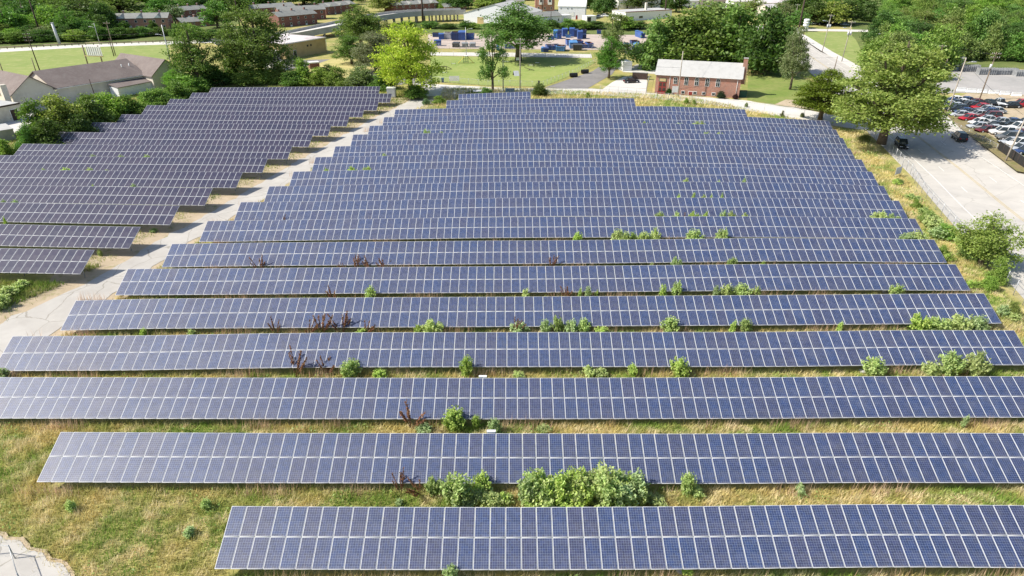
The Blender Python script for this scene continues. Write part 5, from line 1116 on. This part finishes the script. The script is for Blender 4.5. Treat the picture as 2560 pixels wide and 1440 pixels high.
for zx, zy, c, k in LOT:
    key = (id(c), k); seq[key] = seq.get(key, 0) + 1; q = {'sedan': 'saloon car', 'suv': 'suv', 'pickup': 'pickup'}[k]
    car(k, 2200 + zx / 3.722, 200 + zy / 3.722 + 5, rad(178 + rt.uniform(-14, 14)) if zy > 226 or zx < 900 else rad(100 + rt.uniform(-8, 8)), c, f'{CN[id(c)]} {q} in the car lot' + ('' if tot[key] == 1 else f', {"farthest" if seq[key] == 1 else ORD[seq[key] - 1] + " farthest"} of its colour'), 'cars parked in the lot')
# concrete barriers beyond the lot
for i, (zx, zy) in enumerate([(750, 100), (845, 110), (945, 114), (1052, 123), (1155, 133), (1265, 145)]):
    mb = MB(); mb.prism([(-.4, 0), (.4, 0), (.36, .2), (.14, .45), (.11, .95), (-.11, .95), (-.14, .45), (-.36, .2)], 'x', -1.15, 1.15, M['white'])
    tag(mb.build('concrete_barrier', loc=G(2200 + zx / 3.722, 200 + zy / 3.722 + 1), rot=(0, 0, rad(-6))), f'white concrete barrier block behind the car lot, {["leftmost of six", "second from the left", "third from the left, by the tall pole", "third from the right", "second from the right", "rightmost of six"][i]}', 'barrier', 'white barriers behind the car lot')
for i, (x, y, w, h) in enumerate([(2385, 163, 38, 2.6), (2420, 178, 42, 2.0), (2462, 186, 40, 2.0), (2510, 186, 50, 1.9), (2556, 190, 44, 1.8)]):
    p = G(x, y); W_ = w * mpp(p); mb = MB()
    for k in range(5):
        for j in range(3): mb.box(-W_ / 2, -1.2 + j * .9, k * h / 5, W_ / 2, -1.12 + j * .9, k * h / 5 + .1, M['alu'])
    for k in range(9): xq = -W_ / 2 + W_ * k / 8; mb.box(xq - .05, -1.25, 0, xq + .05, .75, h, M['steel'])
    tag(mb.build('steel_rack', loc=p, rot=(0, 0, rad(-3))), f'pile of silvery steel racks below the wood, {["leftmost and tallest one", "second from the left", "middle one", "fourth from the left", "rightmost one"][i]}', 'steel rack', 'silvery steel racks by the wood')

# ------------------------------------------------------------------ containers of the yard
def skip_mesh(lid=False, tall=False):
    mb = MB(); x, y, z = .5, .5, 1.0; m = M['coat']
    V = [(-x * .92, -y, 0), (x * .92, -y, 0), (x * .92, y, 0), (-x * .92, y, 0), (-x, -y, z), (x, -y, z), (x, y, z), (-x, y, z)]
    mb.faces(V, [(0, 1, 5, 4), (1, 2, 6, 5), (2, 3, 7, 6), (3, 0, 4, 7), (3, 2, 1, 0)], m)
    if lid: mb.faces([(-x, -y, z), (x, -y, z), (x, y, z + .06), (-x, y, z + .06)], [(0, 1, 2, 3)], m)
    else:
        q = .05; mb.faces([(-x + q, -y + q, z), (x - q, -y + q, z), (x - q, y - q, z), (-x + q, y - q, z), (-x * .92 + q, -y + q, .1), (x * .92 - q, -y + q, .1), (x * .92 - q, y - q, .1), (-x * .92 + q, y - q, .1)], [(0, 4, 5, 1), (1, 5, 6, 2), (2, 6, 7, 3), (3, 7, 4, 0), (4, 7, 6, 5)], M['rust'])
        mb.faces([(-x, -y, z), (x, -y, z), (x, y, z), (-x, y, z), (-x + q, -y + q, z), (x - q, -y + q, z), (x - q, y - q, z), (-x + q, y - q, z)], [(0, 1, 5, 4), (1, 2, 6, 5), (2, 3, 7, 6), (3, 0, 4, 7)], m)
    for i in range(5): xr = -x * .8 + i * x * .4; mb.box(xr - .025, -y - .04, .08, xr + .025, -y + .01, .93, m)
    mb.box(-x - .01, -y - .05, .90, x + .01, -y - .001, .98, m)
    return mb.mesh('container')
SKIP = [skip_mesh(False), skip_mesh(True)]
CB, CD, CL, CW, CG, CK = (.045, .12, .38), (.025, .06, .19), (.08, .26, .55), (.65, .66, .66), (.28, .30, .32), (.05, .055, .06)
SK = [(1089, 93, 14, 9, CD, 0, 2.6), (1103, 99, 12, 12, CB, 1, 3), (1119, 98, 16, 14, CW, 0, 4), (1138, 101, 17, 17, CD, 0, 5), (1155, 101, 17, 18, CB, 1, 5), (1175, 99, 18, 13, CB, 0, 3), (1094, 115, 16, 12, CB, 1, 2.4), (1140, 119, 15, 10, CK, 1, 3), (1162, 119, 14, 9, CG, 1, 3), (1181, 119, 13, 9, CG, 1, 3)]
SK += [(1378, 100, 12, 8, CB, 0, 2), (1389, 97, 9, 18, CL, 1, 2.4), (1397, 98, 11, 12, CB, 0, 2.4), (1399, 86, 11, 9, CD, 1, 2.4), (1412, 92, 12, 17, CB, 1, 2.4), (1421, 95, 12, 7, CL, 0, 2), (1430, 92, 12, 18, CB, 1, 2.4), (1441, 93, 9, 16, CD, 1, 2.4), (1450, 98, 12, 17, CB, 1, 2.4), (1460, 85, 10, 9, CD, 0, 2.4), (1461, 97, 8, 9, CD, 1, 2.2), (1422, 114, 10, 11, CB, 0, 5), (1446, 113, 20, 9, CB, 0, 5), (1434, 122, 18, 14, CL, 1, 6), (1444, 127, 20, 13, CK, 1, 3), (1458, 121, 16, 8, CB, 0, 5), (1474, 121, 13, 11, CB, 0, 5), (1376, 126, 18, 10, CB, 0, 5), (1391, 123, 13, 9, CL, 0, 4), (1403, 129, 20, 11, CL, 0, 5), (1365, 131, 12, 9, CD, 1, 3), (1357, 130, 6, 9, CL, 1, 3), (1272, 122, 20, 9, CB, 0, 5), (1245, 126, 7, 10, CL, 1, 3), (1499, 85, 10, 7, CB, 0, 4)]
SK += [(1567, 117, 10, 8, CL, 0, 2.4), (1588, 112, 18, 8, CD, 0, 4), (1593, 117, 12, 7, CL, 1, 3), (1592, 126, 16, 8, CB, 0, 4), (1602, 121, 8, 8, CK, 1, 3), (1613, 124, 12, 8, CB, 0, 5), (1603, 96, 10, 12, CB, 1, 7), (1596, 88, 7, 8, CL, 1, 4), (1572, 136, 14, 11, CG, 1, 3), (1595, 137, 14, 10, CG, 1, 3), (1609, 137, 12, 9, CG, 1, 3)]
names = {id(CB): 'blue', id(CD): 'dark blue', id(CL): 'light blue', id(CW): 'white', id(CG): 'grey', id(CK): 'black'}
SK.sort(key=lambda q: q[0]); tot, seq = {}, {}
for s_ in SK: tot[id(s_[4]), s_[5]] = tot.get((id(s_[4]), s_[5]), 0) + 1
for x, y, w, h, c, lid, dep in SK:
    key = (id(c), lid); seq[key] = seq.get(key, 0) + 1; p = G(x, y); m_ = mpp(p)
    lab = f'{names[id(c)]} {"closed" if lid else "open topped"} waste container in the yard' + ('' if tot[key] == 1 else f', {"first" if seq[key] == 1 else ORD[seq[key] - 1]} of its kind from the left')
    p = p + Vector((0, dep / 2, .06))
    tag(put('waste_container', SKIP[lid], None, loc=p, rot=(0, 0, rad(rt.uniform(-12, 12))), scale=(w * m_ * 1.12, dep, h * m_ * 1.05), color=c), lab, 'container', 'waste containers in the yard')
bt = House('box_trailer', 'white box trailer parked on the pale yard by the layered tree', 'trailer', (1556, 178), (1579, 177), 2.6, 5); bt.walls(M['white']).roof(M['white'], 'f', 0, .03)
for q in (1.0, 4.0): mb = MB(); mb.tube([(-.05, q, .35), (.25, q, .35)], .35, M['rubber'], 12); mb.build('wheel', bt.o)

# ------------------------------------------------------------------ dog park and small things
def thing_at(name, label, cat, x, y, rz=0): return empty(name, G(x, y), rz, label, cat)
o = thing_at('climbing_frame', 'yellow sided A shaped dog climbing frame with blue lattice', 'dog ramp', 1165, 158)
for s in (-1, 1):
    mb = MB(); mb.faces([(s * .3, -.5, 2.3), (s * 2.5, -.5, .05), (s * 2.5, .5, .05), (s * .3, .5, 2.3), (s * .3, -.5, 2.42), (s * 2.6, -.5, .1), (s * 2.6, .5, .1), (s * .3, .5, 2.42)], [(0, 1, 2, 3), (4, 5, 6, 7), (0, 1, 5, 4), (1, 2, 6, 5), (2, 3, 7, 6)], M['yellow']); mb.build('ramp', o)
mb = MB(); mb.box(-.6, -.55, 2.3, .6, .55, 2.45, M['white']); mb.build('top_platform', o)
mb = MB()
for x in (-.7, 0, .7): mb.box(x - .06, -.45, 0, x + .06, -.38, 2.3, M['green']); mb.box(x - .06, .38, 0, x + .06, .45, 2.3, M['green'])
for z in (.6, 1.4): mb.box(-.9, -.44, z, .9, -.39, z + .1, M['green'])
mb.build('lattice', o)
o = thing_at('dog_walk', 'long low wooden dog walk with sloping ends on the lawn', 'dog ramp', 1107, 174, rad(12))
mb = MB(); prof = [(-2.9, .0), (-1.6, .9), (1.2, .9), (2.9, .0)]
for a, b in zip(prof[:-1], prof[1:]): mb.faces([(a[0], -.4, a[1]), (b[0], -.4, b[1]), (b[0], .4, b[1]), (a[0], .4, a[1]), (a[0], -.4, a[1] + .1), (b[0], -.4, b[1] + .1), (b[0], .4, b[1] + .1), (a[0], .4, a[1] + .1)], [(0, 1, 2, 3), (4, 5, 6, 7), (0, 1, 5, 4), (2, 3, 7, 6), (1, 2, 6, 5), (3, 0, 4, 7)], M['darkwood'])
mb.build('plank', o)
for x in (-1.6, -.7, .3, 1.2):
    for y in (-.35, .35): mb = MB(); mb.tube([(x, y, 0), (x, y, .9)], .06, M['wood'], 6); mb.build('leg', o)
o = thing_at('seesaw', 'dark tilted dog seesaw plank near the centre of the lawn', 'seesaw', 1323, 176, rad(-10)); mb = MB(); mb.faces([(-1.6, -.2, .8), (1.6, -.2, .05), (1.6, .2, .05), (-1.6, .2, .8), (-1.6, -.2, .88), (1.6, -.2, .13), (1.6, .2, .13), (-1.6, .2, .88)], [(0, 1, 2, 3), (4, 5, 6, 7), (0, 1, 5, 4), (1, 2, 6, 5), (2, 3, 7, 6), (3, 0, 4, 7)], M['darkwood']); mb.build('plank', o); mb = MB(); mb.prism([(-.3, 0), (.3, 0), (0, .42)], 'y', -.25, .25, M['wood']); mb.build('pivot', o)
o = thing_at('slant_board', 'pale grey slanted A board on the dog park lawn', 'dog ramp', 1290, 189, rad(15)); mb = MB(); mb.faces([(-.8, -1.0, 0), (.8, -1.0, 0), (.8, .1, 1.4), (-.8, .1, 1.4), (-.8, -.92, 0), (.8, -.92, 0), (.8, .16, 1.34), (-.8, .16, 1.34)], [(0, 1, 2, 3), (4, 5, 6, 7), (0, 1, 5, 4), (1, 2, 6, 5), (2, 3, 7, 6), (3, 0, 4, 7)], M['alu']); mb.build('board', o); mb = MB(); mb.faces([(-.8, 1.1, 0), (.8, 1.1, 0), (.8, .18, 1.36), (-.8, .18, 1.36), (-.8, 1.02, 0), (.8, 1.02, 0), (.8, .16, 1.3), (-.8, .16, 1.3)], [(0, 1, 2, 3), (4, 5, 6, 7), (0, 1, 5, 4), (1, 2, 6, 5), (2, 3, 7, 6), (3, 0, 4, 7)], M['darkwood']); mb.build('support', o)
for x, y, lab in ((1343, 161, 'small bar jump near the big round tree'), (1327, 167, 'wide pale bar jump left of the seesaw'), (1381, 171, 'small wooden bar jump towards the drive'), (1266, 158, 'small bar jump left of the dog park pole'), (1134, 163, 'bar gate left of the climbing frame'), (1112, 186, 'faint bar jump below the dog walk')):
    o = thing_at('jump_frame', lab, 'dog jump', x, y)
    for s in (-.7, .7): mb = MB(); mb.tube([(s, 0, 0), (s, 0, 1.1)], .05, M['wood'], 6); mb.build('post', o)
    mb = MB(); mb.box(-.7, -.04, .5, .7, .04, .62, M['white']); mb.build('bar', o)
for x, y, lab in ((1434, 193, 'black tunnel barrel by the fence nearer the field'), (1462, 184, 'black tunnel barrel by the fence farther from the field')):
    mb = MB(); n = 16; V = [(xx, r * math.cos(6.2832 * k / n), .62 + r * math.sin(6.2832 * k / n)) for xx in (-1.1, 1.1) for r in (.62, .52) for k in range(n)]
    Fs = [(k, (k + 1) % n, 2 * n + (k + 1) % n, 2 * n + k) for k in range(n)] + [(n + k, 3 * n + k, 3 * n + (k + 1) % n, n + (k + 1) % n) for k in range(n)] + [(k, n + k, n + (k + 1) % n, (k + 1) % n) for k in range(n)] + [(2 * n + k, 2 * n + (k + 1) % n, 3 * n + (k + 1) % n, 3 * n + k) for k in range(n)]
    mb.faces(V, Fs, M['black'], False); tag(mb.build('tunnel_barrel', loc=G(x, y) + Vector((0, 0, .05)), rot=(0, 0, rad(14))), lab, 'barrel', 'black tunnel barrels')
def signboard(label, x, y, w, h, z, m=None, rz=0, name='sign', ground=False):
    p = GT(x, y) if ground else G(x, y); o = empty(name, p, rz, label, 'sign'); mb = MB(); mb.box(-w / 2, -.04, z, w / 2, .0, z + h, m or M['white']); mb.build('board', o)
    for s in (-w * .4, w * .4): mb = MB(); mb.tube([(s, .04, -.2), (s, .04, z + h)], .035, M['steel'], 6); mb.build('post', o)
signboard('plain white sign on the dog park front fence', 1136, 207, 2.9, 1.4, .5)
signboard('pale blank board on the road fence, seen from behind', 2242, 442, 2.0, 1.3, .5, M['alu'], rad(35), ground=True)
signboard('small pale blue notice on the dog park lawn by the pole', 1294, 157, 1.0, .9, .8)
mb = MB(); mb.prism([(-.3, 0), (.3, 0), (.36, 1.1), (-.36, 1.1)], 'y', -.3, .3, M['coat']); mb.box(-.38, -.34, 1.1, .38, .34, 1.22, M['coat'])
tag(mb.build('bin', loc=G(1107, 206), color=(.03, .12, .30)), 'blue bin just behind the dog park front fence', 'bin')
mb = MB(); mb.box(-.25, -.25, 0, .25, .25, 1.0, M['black']); mb.box(-.3, -.3, 1.0, .3, .3, 1.12, M['black']); tag(mb.build('bin', loc=G(1347, 212)), 'black bin at the dog park corner by the drive', 'bin')
mb = MB(); mb.box(-1.1, -.8, 0, 1.1, .8, 2.35, M['steelblue'] if 'steelblue' in M else M['alu']); mb.box(-1.17, -.87, 2.35, 1.17, .87, 2.5, M['white']); cab = empty('electrical_cabinet', GT(980, 243), 0, 'pale grey electrical cabinet at the far end of the dark rows', 'cabinet'); mb.build('housing', cab)
mb = MB(); mb.box(-.95, -.84, .15, -.04, -.802, 2.2, M['alu']); mb.box(.04, -.84, .15, .95, -.802, 2.2, M['alu']); mb.build('door', cab)
mb = MB(); mb.box(-.2, -.15, 0, .2, .15, 1.5, M['steel']); mb.box(-.25, -.2, 1.5, .25, .2, 1.62, M['white']); tag(mb.build('meter_post', loc=GT(1137, 248)), 'grey meter post left of the short rear blue row', 'meter box')
for i, (x, lab) in enumerate(((1189, 'pale green box lid at the rear row, left of its twin'), (1199, 'pale green box lid at the rear row, right of its twin'))):
    mb = MB(); mb.box(-.6, -.5, 0, .6, .5, 1.0, M['green']); mb.prism([(-.55, 1.0), (.55, 1.0), (.55, 1.3), (-.55, 1.08)], 'x', -.65, .65, M['alu']); tag(mb.build('equipment_box', loc=GT(x, 238)), lab, 'box', 'green equipment boxes')
mb = MB(); mb.box(-1.2, -.5, 0, 1.2, .5, 1.1, M['coat']); mb.box(-1.25, -.55, 1.1, 1.25, .55, 1.22, M['coat']); tag(mb.build('equipment_box', loc=GT(1275, 233), color=(.05, .15, .30)), 'long blue box beside the grey steel pole behind the rear row', 'box')
# billboard and white post on the left
o = thing_at('billboard', 'old white billboard seen from behind above the green lawn', 'billboard', 233, 166, rad(-12)); p = G(233, 166); Hb = hgt(p, 113); s_ = 40 * mpp(p)
for x in (-s_ * .35, s_ * .75): mb = MB(); mb.tube([(x, 0, -.3), (x, 0, Hb)], .2, M['wood'], 8); mb.build('post', o)
mb = MB(); mb.box(-s_ * .12, -.25, Hb - 3.1, s_ * .95, -.13, Hb - .3, M['white']); bd = mb.build('panel', o)
for k in range(7): x = -s_ * .05 + k * s_ * .15; mb = MB(); mb.box(x, -.33, Hb - 3.0, x + .12, -.26, Hb - .4, M['steel']); mb.build('batten', bd)
mb = MB(); mb.box(-s_ * .4, -.2, Hb - 3.4, s_ * .95, .1, Hb - 3.12, M['tanwall']); mb.build('catwalk', o)
p = G(150, 112); h = hgt(p, 57); mb = MB(); mb.tube([(0, 0, -.3), (0, 0, h)], [.55, .42], M['alu'], 12); mb.box(-.5, -.5, h, .5, .5, h + .12, M['alu']); tag(mb.build('steel_column', loc=p, rot=(0, -.06, 0)), 'thick pale steel column beside the far highway', 'column')
p = G(2012, 79); h = hgt(p, 47); mb = MB(); [mb.tube([(0, 0, i * h / 5 + .05), (0, 0, i * h / 5 + h / 5 * .25), (0, 0, i * h / 5 + h / 5 * .75), (0, 0, i * h / 5 + h / 5 - .05)], [.9, 1.3, 1.3, .9], M['white'], 14) for i in range(5)]; tag(mb.build('stacked_tank', loc=p), 'white column of five stacked round rings by the far street', 'tank')
p = G(1958, 62); o = empty('gantry', p, 0, 'white lattice gantry sign beside the conifer far up the road', 'gantry'); h = hgt(p, 45); L_ = 30 * mpp(p)
for s in (-.5, .5): mb = MB(); mb.tube([(s * L_, 0, -.2), (s * L_, 0, h)], .22, M['darkwood'], 6); mb.build('post', o)
mb = MB(); mb.box(-L_, -.3, h - 1.4, L_, -.1, h - 1.2, M['white']); mb.box(-L_, -.3, h - .2, L_, -.1, h, M['white'])
for k in range(10): x = -L_ + k * L_ / 5; mb.tube([(x, -.2, h - 1.3), (x + L_ / 10, -.2, h - .1), (x + L_ / 5, -.2, h - 1.3)], .09, M['white'], 5)
mb.build('truss', o)
# weeds and bushes along the fences
BV = [(2360, 596, 560, 60, LG), (2318, 560, 528, 50, OL), (2420, 645, 600, 60, OL), (2350, 640, 612, 46, LG), (2468, 726, 690, 44, LG), (2530, 790, 752, 40, OL), (2290, 520, 498, 36, LG), (2245, 460, 446, 26, OL), (1715, 260, 244, 14, LG), (1735, 262, 248, 14, LG), (1865, 268, 256, 10, OL), (1470, 243, 230, 16, LG), (2005, 293, 281, 12, GG), (1955, 292, 275, 12, GG), (1180, 238, 226, 40, OL), (1100, 258, 238, 46, LG), (1065, 262, 246, 24, GG), (2160, 352, 336, 40, OL)]
BV.sort(); seq = {}
for i, (x, y, yt, w, c) in enumerate(BV):
    B('bush2' if i % 2 else 'bush', x, y, yt, w, c, f'scruffy bush along the field fence, {"first" if i == 0 else ORD[i]} one from the left', 'scruffy bushes along the fence', ground=True)

# cable boxes on the rows, stones in the strips
for x, y, k, lab in ((1228, 1080, 1, 'small white cable box at the top edge of the second blue row'), (1207, 943, 2, 'small white cable box at the top edge of the third blue row')):
    Y = RR[k][0] + .12; q = atY(x, y, Y); o = empty('cable_box', Vector((q.x, Y, tz(q.x, Y))), 0, lab, 'cable box', 'white cable boxes on the rows'); z = q.z - tz(q.x, Y)
    mb = MB(); mb.box(-.32, -.08, z - .35, .32, .12, z + .08, M['white']); mb.box(-.34, -.10, z + .08, .34, .14, z + .11, M['white']); mb.build('housing', o)
    mb = MB(); mb.tube([(0, .05, 0), (0, .05, z - .35)], .04, M['steel'], 6); mb.build('post', o)
for i, (x, y, s_, lab) in enumerate(((2158, 930, .34, 'pale stone beside the tall weed behind the fourth blue row at right'), (2213, 731, .3, 'pale stone beside the weed behind the sixth blue row at right'), (2158, 810, .14, 'tiny pale stone in the strip behind the fifth blue row'), (1706, 1430, .3, 'pale lump at the frontmost blue row beside a low weed'))):
    bm = bmesh.new(); bmesh.ops.create_icosphere(bm, subdivisions=2, radius=1.0); rs = random.Random(i)
    for v in bm.verts: v.co *= rs.uniform(.82, 1.12)
    me = bpy.data.meshes.new('stone'); bm.to_mesh(me); bm.free(); me.materials.append(M['paleroof'])
    p = GT(x, y); tag(put('stone', me, loc=p + Vector((0, 0, s_ * .3)), scale=(s_ * 1.3, s_, s_ * .7)), lab, 'stone')
for lab, A, Bq, e, d_, wm, rm in (('white gabled house by the top edge above the long low store', (1545, 22), (1590, 21), 2, 8, M['white'], M['greyroof']), ('grey roofed brick house at the top edge left of the cream row house', (1660, 14), (1700, 13), -4, 8, M['brick'], M['greyroof']), ('pale flat roofed shop at the top edge right of the cream row house', (1832, 22), (1885, 21), 4, 10, M['white'], M['flatroof']), ('white house with grey roof left of the apartment block at the top', (1266, 20), (1310, 20), 2, 8, M['white'], M['greyroof'])):
    a = G(*A); h = max(2.6, hgt(a, e)); hs_ = House('house', lab, 'house', A, Bq, h, d_); hs_.walls(wm, 'x', h + 1.8).roof(rm, 'x', h + 1.8, .3); hs_.grid(3, [h * .55], 1.0, h * .25); hs_.door(hs_.L * .5, .9, h * .35, M['darkwood'])
STC = [(1890, 36, WHT), (1902, 38, SLV), (1914, 35, BLU), (2020, 61, RED), (2036, 62, WHT), (2052, 63, BLK), (2068, 62, SLV), (2092, 63, BLK), (2110, 64, SLV), (1455, 38, RED), (1498, 44, SLV), (1512, 42, WHT)]
for i, (x, y, c_) in enumerate(sorted(STC, key=lambda q: q[0])):
    car('sedan', x, y, rad(rt.uniform(-20, 20)), c_, f'{CN[id(c_)]} distant car parked near the top edge, {"first" if i == 0 else ORD[i]} such car from left', 'distant cars along the top')
